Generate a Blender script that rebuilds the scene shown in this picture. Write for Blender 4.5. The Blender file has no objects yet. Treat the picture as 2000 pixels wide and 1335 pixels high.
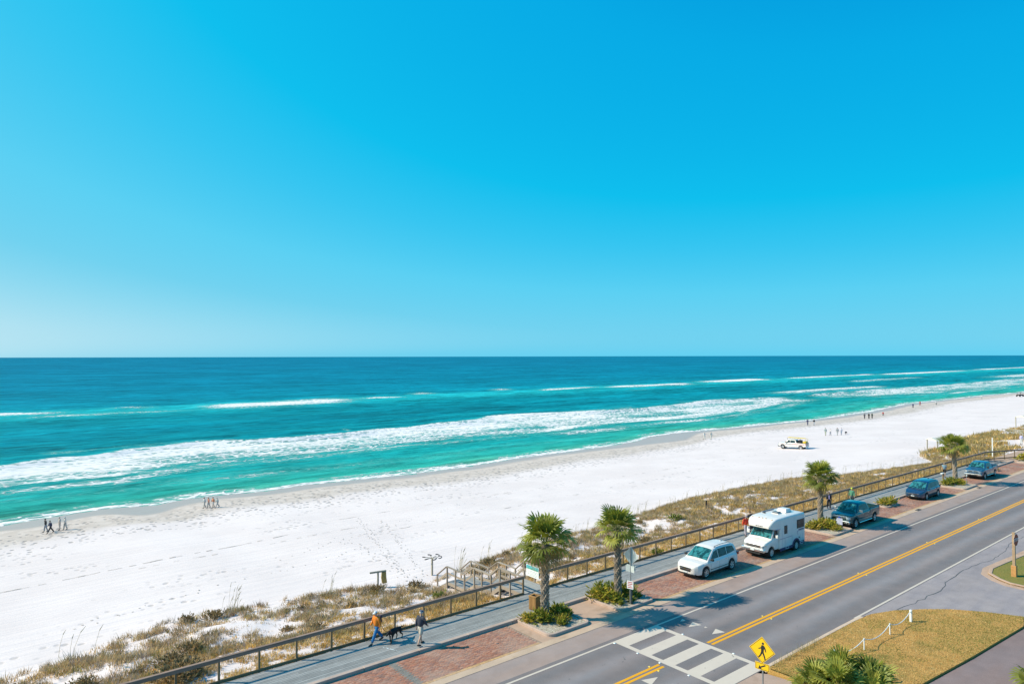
import bpy, bmesh, math, random
import numpy as np
from mathutils import Vector, Matrix
R = math.radians
rng = np.random.default_rng(7)
random.seed(7)
scene = bpy.context.scene
col = scene.collection

# ------------------------------------------------------------------ camera
H = 15.0                                   # eye height above the road
cam_data = bpy.data.cameras.new('camera')
cam_data.sensor_width = 36.0
cam_data.lens = 24.0
cam_data.clip_start = 0.5
cam_data.clip_end = 90000.0
cam = bpy.data.objects.new('camera', cam_data)
col.objects.link(cam)
YAW, PITCH, ROLL = .68622, .020321, -.001422
_f = Vector((math.sin(YAW)*math.cos(PITCH), math.cos(YAW)*math.cos(PITCH), math.sin(PITCH)))
_r = Vector((math.cos(YAW), -math.sin(YAW), 0))
_u = _r.cross(_f)
_r2 = math.cos(ROLL)*_r + math.sin(ROLL)*_u
_u2 = -math.sin(ROLL)*_r + math.cos(ROLL)*_u
cam.matrix_world = Matrix(((_r2.x, _u2.x, -_f.x, 0), (_r2.y, _u2.y, -_f.y, 0), (_r2.z, _u2.z, -_f.z, H), (0, 0, 0, 1)))
scene.camera = cam

# ------------------------------------------------------------------ sky, sun, exposure
EXPO = 0.25
SUN_EL = R(38.0)
SH = R(-39.0)                              # direction the shadows fall, angle from +X
sun_from = Vector((-math.cos(SH)*math.cos(SUN_EL), -math.sin(SH)*math.cos(SUN_EL), math.sin(SUN_EL)))
world = bpy.data.worlds.new('World')
scene.world = world
world.use_nodes = True
wt = world.node_tree
wt.nodes.clear()
w_out = wt.nodes.new('ShaderNodeOutputWorld')
w_bg = wt.nodes.new('ShaderNodeBackground')
w_sky = wt.nodes.new('ShaderNodeTexSky')
w_sky.sky_type = 'NISHITA'
w_sky.sun_disc = False
w_sky.sun_elevation = SUN_EL
w_sky.sun_rotation = math.atan2(sun_from.x, sun_from.y)
w_sky.altitude = 15.0
w_sky.air_density = 1.0
w_sky.dust_density = 0.5
w_sky.ozone_density = 3.0
w_sep = wt.nodes.new('ShaderNodeSeparateColor')          # grade the sky by its own brightness: deep azure overhead, paler to the horizon and the sun
w_fac = wt.nodes.new('ShaderNodeMath')
w_fac.operation = 'DIVIDE'
w_fac.inputs[1].default_value = 10.0
w_ramp = wt.nodes.new('ShaderNodeValToRGB')
def _lin(c):
    return tuple((x/255/12.92 if x/255 <= .04045 else ((x/255+.055)/1.055)**2.4) for x in c)
_stops = [(.70, (2, 122, 206)), (.95, (5, 156, 222)), (1.15, (8, 171, 230)), (1.84, (16, 191, 238)), (2.4, (56, 198, 241)), (3.3, (92, 208, 243)), (4.5, (114, 210, 240)), (5.8, (146, 218, 241)), (7.4, (176, 226, 242)), (10.0, (205, 234, 243))]
while len(w_ramp.color_ramp.elements) < len(_stops):
    w_ramp.color_ramp.elements.new(.5)
for _e, (_p, _c) in zip(w_ramp.color_ramp.elements, _stops):
    _e.position = _p/10.0
    _e.color = (*[x*10/2**EXPO for x in _lin(_c)], 1)
wt.links.new(w_sky.outputs[0], w_sep.inputs[0])
w_tc = wt.nodes.new('ShaderNodeTexCoord')                 # a little paler towards the sun, deeper away from it
w_dot = wt.nodes.new('ShaderNodeVectorMath')
w_dot.operation = 'DOT_PRODUCT'
w_dot.inputs[1].default_value = sun_from
w_k = wt.nodes.new('ShaderNodeMath')
w_k.operation = 'MULTIPLY_ADD'
w_k.inputs[1].default_value = 0.4
w_k.inputs[2].default_value = 1.0
w_m = wt.nodes.new('ShaderNodeMath')
w_m.operation = 'MULTIPLY'
wt.links.new(w_tc.outputs['Generated'], w_dot.inputs[0])
wt.links.new(w_dot.outputs['Value'], w_k.inputs[0])
wt.links.new(w_k.outputs[0], w_m.inputs[0])
wt.links.new(w_sep.outputs[0], w_m.inputs[1])
wt.links.new(w_m.outputs[0], w_fac.inputs[0])
wt.links.new(w_fac.outputs[0], w_ramp.inputs[0])
wt.links.new(w_ramp.outputs[0], w_bg.inputs['Color'])
wt.links.new(w_bg.outputs[0], w_out.inputs[0])
w_bg.inputs['Strength'].default_value = 0.1
sun_data = bpy.data.lights.new('sun', 'SUN')
sun_data.energy = 5.0
sun_data.angle = R(0.5)
sun_data.color = (1.0, 0.93, 0.72)
sun = bpy.data.objects.new('sun', sun_data)
col.objects.link(sun)
sun.rotation_euler = (-sun_from).to_track_quat('-Z', 'Y').to_euler()
sun.location = sun_from*200
vs = scene.view_settings
vs.view_transform = 'Standard'
vs.look = 'None'
vs.exposure = EXPO
vs.gamma = 1.0
vs.use_curve_mapping = False
scene.render.film_transparent = False
try:
    scene.cycles.max_bounces = 5
    scene.cycles.diffuse_bounces = 2
    scene.cycles.glossy_bounces = 3
    scene.cycles.transmission_bounces = 3
    scene.cycles.transparent_max_bounces = 6
except Exception:
    pass

# ------------------------------------------------------------------ node helper and materials
class NT:
    def __init__(s, name):
        s.m = bpy.data.materials.new(name)
        s.m.use_nodes = True
        s.t = s.m.node_tree
        s.t.nodes.clear()
        s.out = s.t.nodes.new('ShaderNodeOutputMaterial')
        s.p = s.t.nodes.new('ShaderNodeBsdfPrincipled')
        s.t.links.new(s.p.outputs[0], s.out.inputs[0])
    def n(s, typ, ins=None, **props):
        nd = s.t.nodes.new('ShaderNode'+typ)
        for k, v in props.items():
            setattr(nd, k, v)
        for k, v in (ins or {}).items():
            s.set(nd, k, v)
        return nd
    def set(s, nd, k, v):
        if isinstance(v, bpy.types.NodeSocket):
            s.t.links.new(v, nd.inputs[k])
        else:
            if isinstance(v, (tuple, list)) and len(v) == 3 and len(getattr(nd.inputs[k], 'default_value', (0,0,0))) == 4:
                v = (*v, 1)
            nd.inputs[k].default_value = v
    def P(s, **kw):
        names = dict(color='Base Color', rough='Roughness', metal='Metallic', normal='Normal', spec='Specular IOR Level', coat='Coat Weight',
                     alpha='Alpha', trans='Transmission Weight', ior='IOR', sheen='Sheen Weight', sss='Subsurface Weight')
        for k, v in kw.items():
            s.set(s.p, names[k], v)
        return s
    def pos(s, scale=(1,1,1), world=True, rot=(0,0,0)):
        if world:
            src = s.n('NewGeometry').outputs['Position']
        else:
            src = s.n('TexCoord').outputs['Object']
        return s.n('Mapping', {'Vector': src, 'Scale': scale, 'Rotation': rot}).outputs[0]
    def noise(s, vec, scale, detail=4, rough=.55, dist=0.0):
        return s.n('TexNoise', {'Vector': vec, 'Scale': scale, 'Detail': detail, 'Roughness': rough, 'Distortion': dist}).outputs[0]
    def ramp(s, fac, stops, interp='LINEAR'):
        nd = s.n('ValToRGB', {'Fac': fac})
        cr = nd.color_ramp
        cr.interpolation = interp
        while len(cr.elements) < len(stops):
            cr.elements.new(0.5)
        for e, (p, c) in zip(cr.elements, stops):
            e.position = p
            e.color = (*c, 1) if isinstance(c, (tuple, list)) else (c, c, c, 1)
        return nd.outputs[0]
    def mix(s, fac, a, b, mode='MIX'):
        nd = s.n('Mix', data_type='RGBA', blend_type=mode)
        s.set(nd, 0, fac)
        s.set(nd, 6, a)
        s.set(nd, 7, b)
        return nd.outputs[2]
    def math(s, op, a, b=0.0, c=None, clamp=False):
        nd = s.n('Math', operation=op, use_clamp=clamp)
        s.set(nd, 0, a)
        s.set(nd, 1, b)
        if c is not None:
            s.set(nd, 2, c)
        return nd.outputs[0]
    def mapr(s, v, a, b, c=0.0, d=1.0, smooth=True):
        nd = s.n('MapRange', {'Value': v, 'From Min': a, 'From Max': b, 'To Min': c, 'To Max': d})
        if smooth:
            nd.interpolation_type = 'SMOOTHSTEP'
        return nd.outputs[0]
    def bump(s, h, strength=.3, dist=.02):
        return s.n('Bump', {'Height': h, 'Strength': strength, 'Distance': dist}).outputs[0]
    def attr(s, name, out=0):
        return s.n('Attribute', attribute_name=name).outputs[out]

MATS = {}
def M(name, color, rough=.6, metal=0., var=.15, scale=6., bump=0., spec=.4, coat=0., world=False, stretch=(1,1,1)):
    """plain surface with a little tonal variation and relief"""
    if name in MATS:
        return MATS[name]
    t = NT(name)
    v = t.pos(stretch, world=world)
    n1 = t.noise(v, scale, 5)
    rnd = t.n('ObjectInfo').outputs['Random']
    k = t.mapr(n1, .3, .7, 1-var, 1+var, smooth=False)
    k2 = t.math('MULTIPLY', k, t.mapr(rnd, 0, 1, 1-var*.5, 1+var*.5, smooth=False))
    c = t.n('VectorMath', {0: (*color,), 1: t.n('CombineXYZ', {0: k2, 1: k2, 2: k2}).outputs[0]}, operation='MULTIPLY').outputs[0]
    t.P(color=c, rough=rough, metal=metal, spec=spec, coat=coat)
    if bump:
        t.P(normal=t.bump(t.noise(v, scale*4, 3), bump, .02))
    MATS[name] = t.m
    return t.m

# ------------------------------------------------------------------ mesh helpers
class MB:
    """collects shapes, then links them as ONE mesh object"""
    def __init__(s):
        s.v, s.f, s.mi = [], [], []
    def add(s, verts, faces, mi=0):
        o = len(s.v)
        s.v.extend([tuple(p) for p in verts])
        s.f.extend([tuple(i+o for i in f) for f in faces])
        s.mi.extend([mi]*len(faces))
        return s
    def box(s, a, b, mi=0, rz=0, c=None):
        (x0, y0, z0), (x1, y1, z1) = a, b
        vs_ = [(x, y, z) for z in (z0, z1) for y in (y0, y1) for x in (x0, x1)]
        if rz:
            cx, cy = c if c else ((x0+x1)/2, (y0+y1)/2)
            ca, sa = math.cos(rz), math.sin(rz)
            vs_ = [(cx+(x-cx)*ca-(y-cy)*sa, cy+(x-cx)*sa+(y-cy)*ca, z) for x, y, z in vs_]
        return s.add(vs_, [(0,2,3,1), (4,5,7,6), (0,1,5,4), (2,6,7,3), (0,4,6,2), (1,3,7,5)], mi)
    def beam(s, p, q, w, h, mi=0, up=(0,0,1)):
        """box of section w (sideways) x h (up) from p to q"""
        p, q = Vector(p), Vector(q)
        d = (q-p).normalized()
        sd = d.cross(Vector(up))
        if sd.length < 1e-4:
            sd = d.cross(Vector((1,0,0)))
        sd.normalize()
        u = sd.cross(d)
        vs_ = [e+sd*(a*w/2)+u*(b*h/2) for e in (p, q) for b in (-1, 1) for a in (-1, 1)]
        return s.add(vs_, [(0,2,3,1), (4,5,7,6), (0,1,5,4), (2,6,7,3), (0,4,6,2), (1,3,7,5)], mi)
    def prism(s, poly, z0, z1, mi=0):
        n = len(poly)
        vs_ = [(x, y, z0) for x, y in poly]+[(x, y, z1) for x, y in poly]
        fs = [tuple(range(n, 2*n)), tuple(range(n-1, -1, -1))]
        fs += [(i, (i+1) % n, n+(i+1) % n, n+i) for i in range(n)]
        return s.add(vs_, fs, mi)
    def tube(s, pts, rad, seg=8, mi=0, cap=True):
        pts = [Vector(p) for p in pts]
        if not isinstance(rad, (list, tuple)):
            rad = [rad]*len(pts)
        o = len(s.v)
        prev = None
        for i, p in enumerate(pts):
            d = (pts[min(i+1, len(pts)-1)]-pts[max(i-1, 0)]).normalized()
            a = prev if prev else (Vector((0,0,1)) if abs(d.z) < .9 else Vector((1,0,0)))
            x = (a-d*a.dot(d)).normalized()
            prev = x
            y = d.cross(x)
            for k in range(seg):
                t = 2*math.pi*k/seg
                s.v.append(tuple(p+(x*math.cos(t)+y*math.sin(t))*rad[i]))
        for i in range(len(pts)-1):
            for k in range(seg):
                a, b = o+i*seg+k, o+i*seg+(k+1) % seg
                s.f.append((a, b, b+seg, a+seg)); s.mi.append(mi)
        if cap:
            s.f.append(tuple(o+k for k in reversed(range(seg)))); s.mi.append(mi)
            e = o+(len(pts)-1)*seg
            s.f.append(tuple(e+k for k in range(seg))); s.mi.append(mi)
        return s
    def lathe(s, prof, seg=20, axis='z', c=(0,0,0), mi=0, cap=True):
        """prof: (radius, height) pairs turned about an axis through c"""
        o = len(s.v)
        for r_, h in prof:
            for k in range(seg):
                t = 2*math.pi*k/seg
                a, b = r_*math.cos(t), r_*math.sin(t)
                q = {'z': (a, b, h), 'y': (b, h, a), 'x': (h, a, b)}[axis]
                s.v.append((c[0]+q[0], c[1]+q[1], c[2]+q[2]))
        for i in range(len(prof)-1):
            for k in range(seg):
                a, b = o+i*seg+k, o+i*seg+(k+1) % seg
                s.f.append((a, b, b+seg, a+seg)); s.mi.append(mi)
        if not cap:
            return s
        s.f.append(tuple(o+k for k in reversed(range(seg)))); s.mi.append(mi)
        e = o+(len(prof)-1)*seg
        s.f.append(tuple(e+k for k in range(seg))); s.mi.append(mi)
        return s
    def build(s, name, mat, parent=None, smooth=None, bevel=0, fix=False):
        me = bpy.data.meshes.new(name)
        me.from_pydata(s.v, [], s.f)
        mats = mat if isinstance(mat, (list, tuple)) else [mat]
        for m in mats:
            me.materials.append(m)
        if len(mats) > 1:
            me.polygons.foreach_set('material_index', s.mi)
        if bevel or fix:
            bm = bmesh.new(); bm.from_mesh(me)
            if fix:
                bmesh.ops.recalc_face_normals(bm, faces=bm.faces)
            if bevel:
                bmesh.ops.bevel(bm, geom=[e for e in bm.edges if len(e.link_faces) == 2 and e.calc_face_angle(0) > .5], offset=bevel, segments=2, profile=.5, affect='EDGES', clamp_overlap=True)
            bm.to_mesh(me); bm.free()
        if smooth is not None:
            me.shade_smooth()
            me.set_sharp_from_angle(angle=R(smooth))
        o = bpy.data.objects.new(name, me)
        col.objects.link(o)
        if parent:
            o.parent = parent
        return o

def np_mesh(name, V, F, mat, parent=None, smooth=False, colors=None, attrs=None):
    """big mesh from numpy arrays; F is (n,3) or (n,4); colors: per face rgb"""
    me = bpy.data.meshes.new(name)
    V = np.asarray(V, np.float32); F = np.asarray(F, np.int32)
    k = F.shape[1]
    me.vertices.add(len(V)); me.vertices.foreach_set('co', V.ravel())
    me.loops.add(F.size); me.loops.foreach_set('vertex_index', F.ravel())
    me.polygons.add(len(F)); me.polygons.foreach_set('loop_start', np.arange(0, F.size, k, dtype=np.int32))
    me.update(calc_edges=True)
    me.polygons.foreach_set('use_smooth', np.full(len(F), smooth))
    if colors is not None:
        a = me.color_attributes.new('Col', 'FLOAT_COLOR', 'CORNER')
        c4 = np.ones((len(F), k, 4), np.float32); c4[:, :, :3] = np.asarray(colors, np.float32)[:, None, :]
        a.data.foreach_set('color', c4.ravel())
    for nm, arr in (attrs or {}).items():
        arr = np.asarray(arr, np.float32)
        if arr.ndim == 1:
            a = me.attributes.new(nm, 'FLOAT', 'POINT'); a.data.foreach_set('value', arr)
        else:
            a = me.attributes.new(nm, 'FLOAT_COLOR', 'POINT')
            c4 = np.ones((len(arr), 4), np.float32); c4[:, :3] = arr
            a.data.foreach_set('color', c4.ravel())
    for m in (mat if isinstance(mat, (list, tuple)) else [mat]):
        me.materials.append(m)
    o = bpy.data.objects.new(name, me)
    col.objects.link(o)
    if parent:
        o.parent = parent
    return o

def tag(o, label=None, cat=None, group=None, kind=None):
    if label: o['label'] = label
    if cat: o['category'] = cat
    if group: o['group'] = group
    if kind: o['kind'] = kind
    return o
def thing(name, label, cat, loc=(0,0,0), rz=0., group=None):
    o = bpy.data.objects.new(name, None)
    o.empty_display_size = .3
    col.objects.link(o)
    o.location = loc
    o.rotation_euler = (0, 0, rz)
    return tag(o, label, cat, group)
def inst(me, name, parent=None, loc=(0,0,0), rot=(0,0,0), sc=1.0):
    o = bpy.data.objects.new(name, me)
    col.objects.link(o)
    if parent: o.parent = parent
    o.location = loc
    o.rotation_euler = rot
    o.scale = (sc, sc, sc) if not isinstance(sc, (tuple, list)) else sc
    return o

def vnoise(x, y, seed=0):
    """smooth value noise, arrays in, 0..1 out"""
    x = np.asarray(x, float); y = np.asarray(y, float)
    xi = np.floor(x).astype(np.int64); yi = np.floor(y).astype(np.int64)
    fx = x-xi; fy = y-yi
    fx = fx*fx*(3-2*fx); fy = fy*fy*(3-2*fy)
    def h(a, b):
        n = (a*374761393+b*668265263+seed*974634777) & 0x7fffffff
        n = ((n ^ (n >> 13))*1274126177) & 0x7fffffff
        return ((n ^ (n >> 16)) & 0xffff)/65535.0
    return (h(xi, yi)*(1-fx)+h(xi+1, yi)*fx)*(1-fy)+(h(xi, yi+1)*(1-fx)+h(xi+1, yi+1)*fx)*fy
def fbm(x, y, oct=4, seed=0):
    s = 0; a = .5; t = 0
    for k in range(oct):
        s = s+a*vnoise(x*2**k, y*2**k, seed+k); t += a; a *= .5
    return s/t

# where things stand (metres; X along the road, Y towards the sea, Z up, road at 0)
WATER_Z = -5.5
V_WHITE_R, V_YEL, V_WHITE_L = 18.02, 21.27, 24.57
V_SHO, V_GUT, V_KERB, V_DECK, V_RAIL = 26.4, 26.9, 29.87, 30.12, 32.78
_us = [-200, 4.6, 9.8, 15.5, 21.2, 28.2, 34.9, 43.1, 51.3, 60.2, 70.9, 84.6, 98.6, 113.2, 124, 133.6, 145, 160.6, 184, 211, 253.8, 305, 347, 396, 440, 600, 2000, 60000]
_vs = [101, 101.6, 103, 104.2, 102.3, 104, 102.3, 103.2, 102.2, 101, 101.2, 103.3, 103.6, 104.1, 106, 109.5, 110.5, 108.5, 107, 105.2, 107.9, 115, 114.2, 114.4, 110, 112, 115, 115]
def shore(u):
    return np.interp(u, np.array(_us)*1.025, np.array(_vs)*1.025)
_du = [-60, 2.5, 4.75, 8.2, 11.3, 14.9, 19.2, 23.8, 27.2, 34, 41.6, 48, 57, 67, 77, 90, 102, 115, 120, 127, 142, 160, 178, 192, 260, 2000]
_dv = [45, 45.3, 45.8, 47.3, 48.5, 47.8, 47.3, 46.2, 43.6, 45.7, 47.8, 47, 48.5, 50, 49.9, 49, 44.8, 42, 41.4, 46, 48, 49.7, 50, 49, 50, 50]
def dune_edge(u):
    return np.interp(u, _du, _dv)
def sand_z(u, v):
    u = np.asarray(u, float); v = np.asarray(v, float)
    d = v-shore(u)
    z = WATER_Z-d*.057
    z = np.where(d > 0, WATER_Z-d*.05, z)
    z = z+np.exp(-((d+11)/5.)**2)*.12                           # berm
    t = np.clip((v-33.0)/(dune_edge(u)-33.0+.5), 0, 1)
    low = np.interp(t, [0, .25, .6, 1.0], [-.3, -.75, -1.3, -2.15])
    bumps = (fbm(u*.22+5, v*.3, 4, 3)-.5)*1.5*np.sin(np.pi*np.clip(t, 0, 1))
    dz = low+bumps*.75
    w = np.clip((v-dune_edge(u)+1.0)/4.0, 0, 1); w = w*w*(3-2*w)
    return np.where(v < 33.0, -.3, dz*(1-w)+z*w)
def sz(u, v):
    return float(sand_z(np.array([u]), np.array([v]))[0])
# ------------------------------------------------------------------ ground materials
def asphalt(name, base, streaks=False, speck=.25, warm=(1,1,1), base2=None):
    base = (base[0], base[1]*.97, base[2]*1.05)
    t = NT(name)
    p = t.pos()
    fine = t.noise(p, 28, 3, .7)
    mid = t.noise(p, 1.1, 5, .6)
    big = t.noise(t.pos((.05, .35, 1)), 1.0, 4)
    k = t.math('ADD', t.mapr(fine, .3, .7, 1-speck, 1+speck, False), t.mapr(mid, .3, .7, -.09, .09, False))
    k = t.math('ADD', k, t.mapr(big, .3, .7, -.10, .10, False))
    if streaks:
        y = t.n('SeparateXYZ', {0: t.pos()}).outputs[1]
        wob = t.math('MULTIPLY_ADD', t.noise(t.pos((.06, .2, 1)), 1.0, 3), .5, -.25)
        y = t.math('ADD', y, wob)
        for c0, wd, amt in ((19.65, .60, .42), (22.92, .60, .40), (21.25, .5, .14), (24.35, .35, .08), (18.2, .3, .06)):
            q = t.math('DIVIDE', t.math('SUBTRACT', y, c0), wd)
            g = t.math('POWER', 2.718, t.math('MULTIPLY', t.math('MULTIPLY', q, q), -1.0))
            k = t.math('ADD', k, t.math('MULTIPLY', g, amt))
    c = t.n('VectorMath', {0: base, 1: t.n('CombineXYZ', {0: k, 1: k, 2: k}).outputs[0]}, operation='MULTIPLY').outputs[0]
    tint = t.mapr(t.noise(t.pos((.2, .9, 1)), 1.3, 4), .35, .65, 0, 1)
    c = t.mix(tint, c, t.mix(1.0, c, warm, 'MULTIPLY'))
    t.P(color=c, rough=.85, spec=.25, normal=t.bump(fine, .35, .006))
    return t.m
def concrete(name, base, var=.12):
    base = (base[0], base[1]*.97, base[2]*1.05)
    t = NT(name)
    p = t.pos()
    a = t.noise(p, .9, 6, .65); b = t.noise(p, 14, 4, .7)
    k = t.math('ADD', t.mapr(a, .3, .7, 1-var, 1+var, False), t.mapr(b, .3, .7, -.08, .08, False))
    c = t.n('VectorMath', {0: base, 1: t.n('CombineXYZ', {0: k, 1: k, 2: k}).outputs[0]}, operation='MULTIPLY').outputs[0]
    st = t.mapr(t.noise(t.pos((.5, .8, 1)), 1.7, 5), .52, .72, 0, .4)
    c = t.mix(st, c, (base[0]*.62, base[1]*.56, base[2]*.47))
    t.P(color=c, rough=.85, spec=.25, normal=t.bump(b, .2, .006))
    return t.m
m_road = asphalt('road_asphalt', (.176, .157, .149), True, .26, (1.08, 1.0, .95))
m_side = asphalt('side_street_asphalt', (.325, .272, .25), False, .2, (.86, .88, .92))
m_drive = asphalt('drive_asphalt', (.232, .172, .155), False, .14, (1.05, 1, .96))
m_shoulder = asphalt('shoulder_asphalt', (.325, .252, .214), False, .16, (1.05, .98, .92))
m_gutter = concrete('gutter_concrete', (.52, .375, .255))
m_pad = concrete('pad_concrete', (.47, .315, .215))
m_kerb = concrete('kerb_concrete', (.46, .345, .27))
m_kerbpale = concrete('pale_kerb_concrete', (.60, .44, .31))
m_walk = concrete('walk_concrete', (.42, .29, .21))
m_earth = concrete('earth', (.30, .26, .2))
def paint(name, c, wear=.5):
    t = NT(name)
    p = t.pos()
    w = t.mapr(t.noise(p, 5, 6, .75), .60, .78, 0, wear)
    n2 = t.noise(p, 1.4, 4)
    cc = t.mix(t.mapr(n2, .3, .7, 0, .22, False), c, tuple(x*.72 for x in c))
    t.P(color=t.mix(w, cc, (.2, .2, .21)), rough=.7, spec=.3)
    return t.m
m_white = paint('white_road_paint', (.62, .50, .42), .75)
m_yellow = paint('yellow_road_paint', (.80, .35, .008), .4)

def sheet(name, poly, z, mat, kind='structure', parent=None):
    b = MB(); b.add([(x, y, z) for x, y in poly], [tuple(range(len(poly)))])
    o = b.build(name, mat, parent)
    if kind and not parent: tag(o, kind=kind)
    return o
def rect(x0, x1, y0, y1):
    return [(x0, y0), (x1, y0), (x1, y1), (x0, y1)]

sheet('ground', rect(-300, 3000, -300, 33.4), -.32, m_earth)
U0, U1 = -40, 900
road = sheet('road', rect(U0, U1, 17.9, 24.9), 0, m_road)
sheet('road_shoulder', rect(U0, U1, 24.9, V_SHO), 0, m_shoulder)
gutter = sheet('gutter', rect(U0, U1, V_SHO, V_GUT), .002, m_gutter)
sheet('side_street', [(40.2, 17.9), (41.2, 17.75), (42.9, 17.1), (44.45, 16.05), (45.6, 15.1), (46.75, 13.65), (47.9, 11.7), (48.6, 9), (49, -60), (300, -60), (300, 17.9)], -.004, m_side)
sheet('driveway', [(10, -60), (49, -60), (48.6, 9), (47.9, 11.7), (46.2, 11.42), (39.3, 11.92), (34.6, 12.36), (28, 12.9), (10, 12.9)], -.01, m_drive)
sheet('sidewalk', [(10, 12.9), (28, 12.9), (29.5, 12.75), (30.1, 16.5), (29.9, 17.55), (29.6, 17.9), (10, 17.9)], .0, m_walk)

# painted lines
def mark(name, poly, mat, label=None):
    return sheet(name, poly, .004, mat, None, road)
mark('edge_line', rect(U0, U1, V_WHITE_L-.06, V_WHITE_L+.06), m_white)
mark('edge_line', rect(40.0, U1, V_WHITE_R-.065, V_WHITE_R+.065), m_white)
for a, b in ((U0, 26.75), (30.72, U1)):
    for s_ in (-1, 1):
        mark('centre_line', rect(a, b, V_YEL+s_*.135-.078, V_YEL+s_*.135+.078), m_yellow)
CW0, CW1 = 27.0, 30.55
bw_ = .3
mark('crosswalk_bar', rect(CW0, CW0+bw_, 17.95, V_WHITE_L-.061), m_white)
mark('crosswalk_bar', rect(CW1-bw_, CW1, 17.95, V_WHITE_L-.061), m_white)
ys = np.linspace(V_WHITE_L-.061, 17.95, 10)
for k in range(0, 9, 2):
    mark('crosswalk_stripe', rect(CW0+bw_, CW1-bw_, ys[k+1]-(.0 if k < 8 else 0), ys[k]), m_white)
for (cx, cy) in ((32.05, 24.05), (32.05, 23.3), (32.2, 22.65), (32.2, 21.9)):
    if cy == 22.65:
        mark('yield_triangle', [(cx+.25, cy+.12), (cx+.05, cy+.02), (cx+.22, cy-.08)], m_white)
    elif cy == 24.05:
        mark('yield_triangle', [(cx+.35, cy+.2), (cx-.1, cy+.02), (cx+.28, cy-.1)], m_white)
    else:
        mark('yield_triangle', [(cx+.42, cy+.3), (cx+.42, cy-.3), (cx-.36, cy)], m_white)
for (cx, cy) in ((25.25, 20.62), (25.25, 19.75), (25.25, 18.9)):
    mark('yield_triangle', [(cx-.42, cy+.3), (cx+.42, cy), (cx-.42, cy-.3)], m_white)
# raised pavement markers
m_rpm_w = M('marker_white', (.8, .8, .8), .4); m_rpm_y = M('marker_amber', (.8, .55, .1), .4)
mk = MB(); mk.add([(-.06, -.055, 0), (.06, -.055, 0), (.06, .055, 0), (-.06, .055, 0), (-.03, -.045, .022), (.03, -.045, .022), (.03, .045, .022), (-.03, .045, .022)],
       [(4,5,6,7), (0,1,5,4), (1,2,6,5), (2,3,7,6), (3,0,4,7)])
mo = mk.build('road_marker', m_rpm_w, road); mo.location = (26.92, 24.45, .002)
me_w = mo.data; me_y = me_w.copy(); me_y.materials[0] = m_rpm_y
for x, y in ((26.92, 22.9), (26.92, 21.5), (26.92, 19.8), (30.62, 22.9), (30.62, 19.8), (30.62, 18.4)):
    inst(me_w, 'road_marker', road, (x, y, .002), sc=.95)
for x in (26.2, 36.3, 48.5, 60.7, 72.9):
    for s_ in (-1, 1):
        inst(me_y, 'road_marker', road, (x, V_YEL+s_*.28, .002), sc=.95)
# crack sealer on the side street and dark joint along the edge
m_tar = M('crack_tar', (.12, .105, .10), .6)
def crack(pts, w, z=.004):
    b = MB()
    L, Rr = [], []
    for i, (x, y) in enumerate(pts):
        x2, y2 = pts[min(i+1, len(pts)-1)]; x1, y1 = pts[max(i-1, 0)]
        dx, dy = x2-x1, y2-y1; l = math.hypot(dx, dy)
        ww = w*random.uniform(.3, 1.0)/2
        L.append((x-dy/l*ww, y+dx/l*ww, z)); Rr.append((x+dy/l*ww, y-dx/l*ww, z))
    n = len(pts)
    b.add(L+Rr, [(i, n+i, n+i+1, i+1) for i in range(n-1)])
    return b.build('crack', m_tar, road)
pts = [(41.6, 17.3)]
while pts[-1][0] < 75:
    x, y = pts[-1]
    pts.append((x+random.uniform(.5, .9), 16.95+.25*math.sin(x*.5)+random.uniform(-.12, .12)))
crack(pts, .07)
for _ in range(5):
    x, y = random.uniform(48, 66), random.uniform(12.5, 16.5)
    p_ = [(x, y)]
    for k in range(8):
        p_.append((p_[-1][0]+random.uniform(.2, .5), p_[-1][1]+random.uniform(-.18, .12)))
    crack(p_, .03)
crack([(x, V_SHO-.01+random.uniform(-.008, .008)) for x in np.arange(2, 118, .8)], .035, .0055)
# oil drips and worn patches in the lanes
m_oil = M('oil_drip', (.085, .078, .076), .5, world=True)
oil = MB()
for k in range(110):
    x = random.uniform(16, 110); y = random.choice((19.65, 22.92, 19.65, 22.92, 28.3 if not 24 < x < 34 else 22.9))+random.gauss(0, .22)
    if y > 26 and (y < 27.2 or 56 < x < 61): continue
    r_ = random.uniform(.012, .03)*(1.8 if y > 26 else 1)
    oil.add([(x+r_*1.7*math.cos(a), y+r_*math.sin(a)*random.uniform(.7, 1.1), .0055) for a in np.linspace(0, 6.28, 8)[:-1]], [tuple(range(7))])
tag(oil.build('oil_stains', m_oil, road), kind='stuff')
# kerb by the lawn
def kerb_strip(name, pts, w, z0, z1, mat, parent=None, close=False, bevel=.02):
    """kerb following pts; w to the left side of travel"""
    n = len(pts)
    L = []
    for i, (x, y) in enumerate(pts):
        if close:
            x2, y2 = pts[(i+1) % n]; x1, y1 = pts[i-1]
        else:
            x2, y2 = pts[min(i+1, n-1)]; x1, y1 = pts[max(i-1, 0)]
        dx, dy = x2-x1, y2-y1; l = math.hypot(dx, dy)
        L.append((x-dy/l*w, y+dx/l*w))
    b = MB()
    vs_ = [(x, y, z0) for x, y in pts]+[(x, y, z1) for x, y in pts]+[(x, y, z1) for x, y in L]+[(x, y, z0) for x, y in L]
    fs = []
    rngi = range(n) if close else range(n-1)
    for i in rngi:
        j = (i+1) % n
        fs += [(i, j, n+j, n+i), (n+i, n+j, 2*n+j, 2*n+i), (2*n+i, 2*n+j, 3*n+j, 3*n+i)]
    if not close:
        fs += [(0, n, 2*n, 3*n), (n-1, 4*n-1, 3*n-1, 2*n-1)]
    b.add(vs_, fs)
    return b.build(name, mat, parent, fix=True, bevel=bevel)
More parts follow.
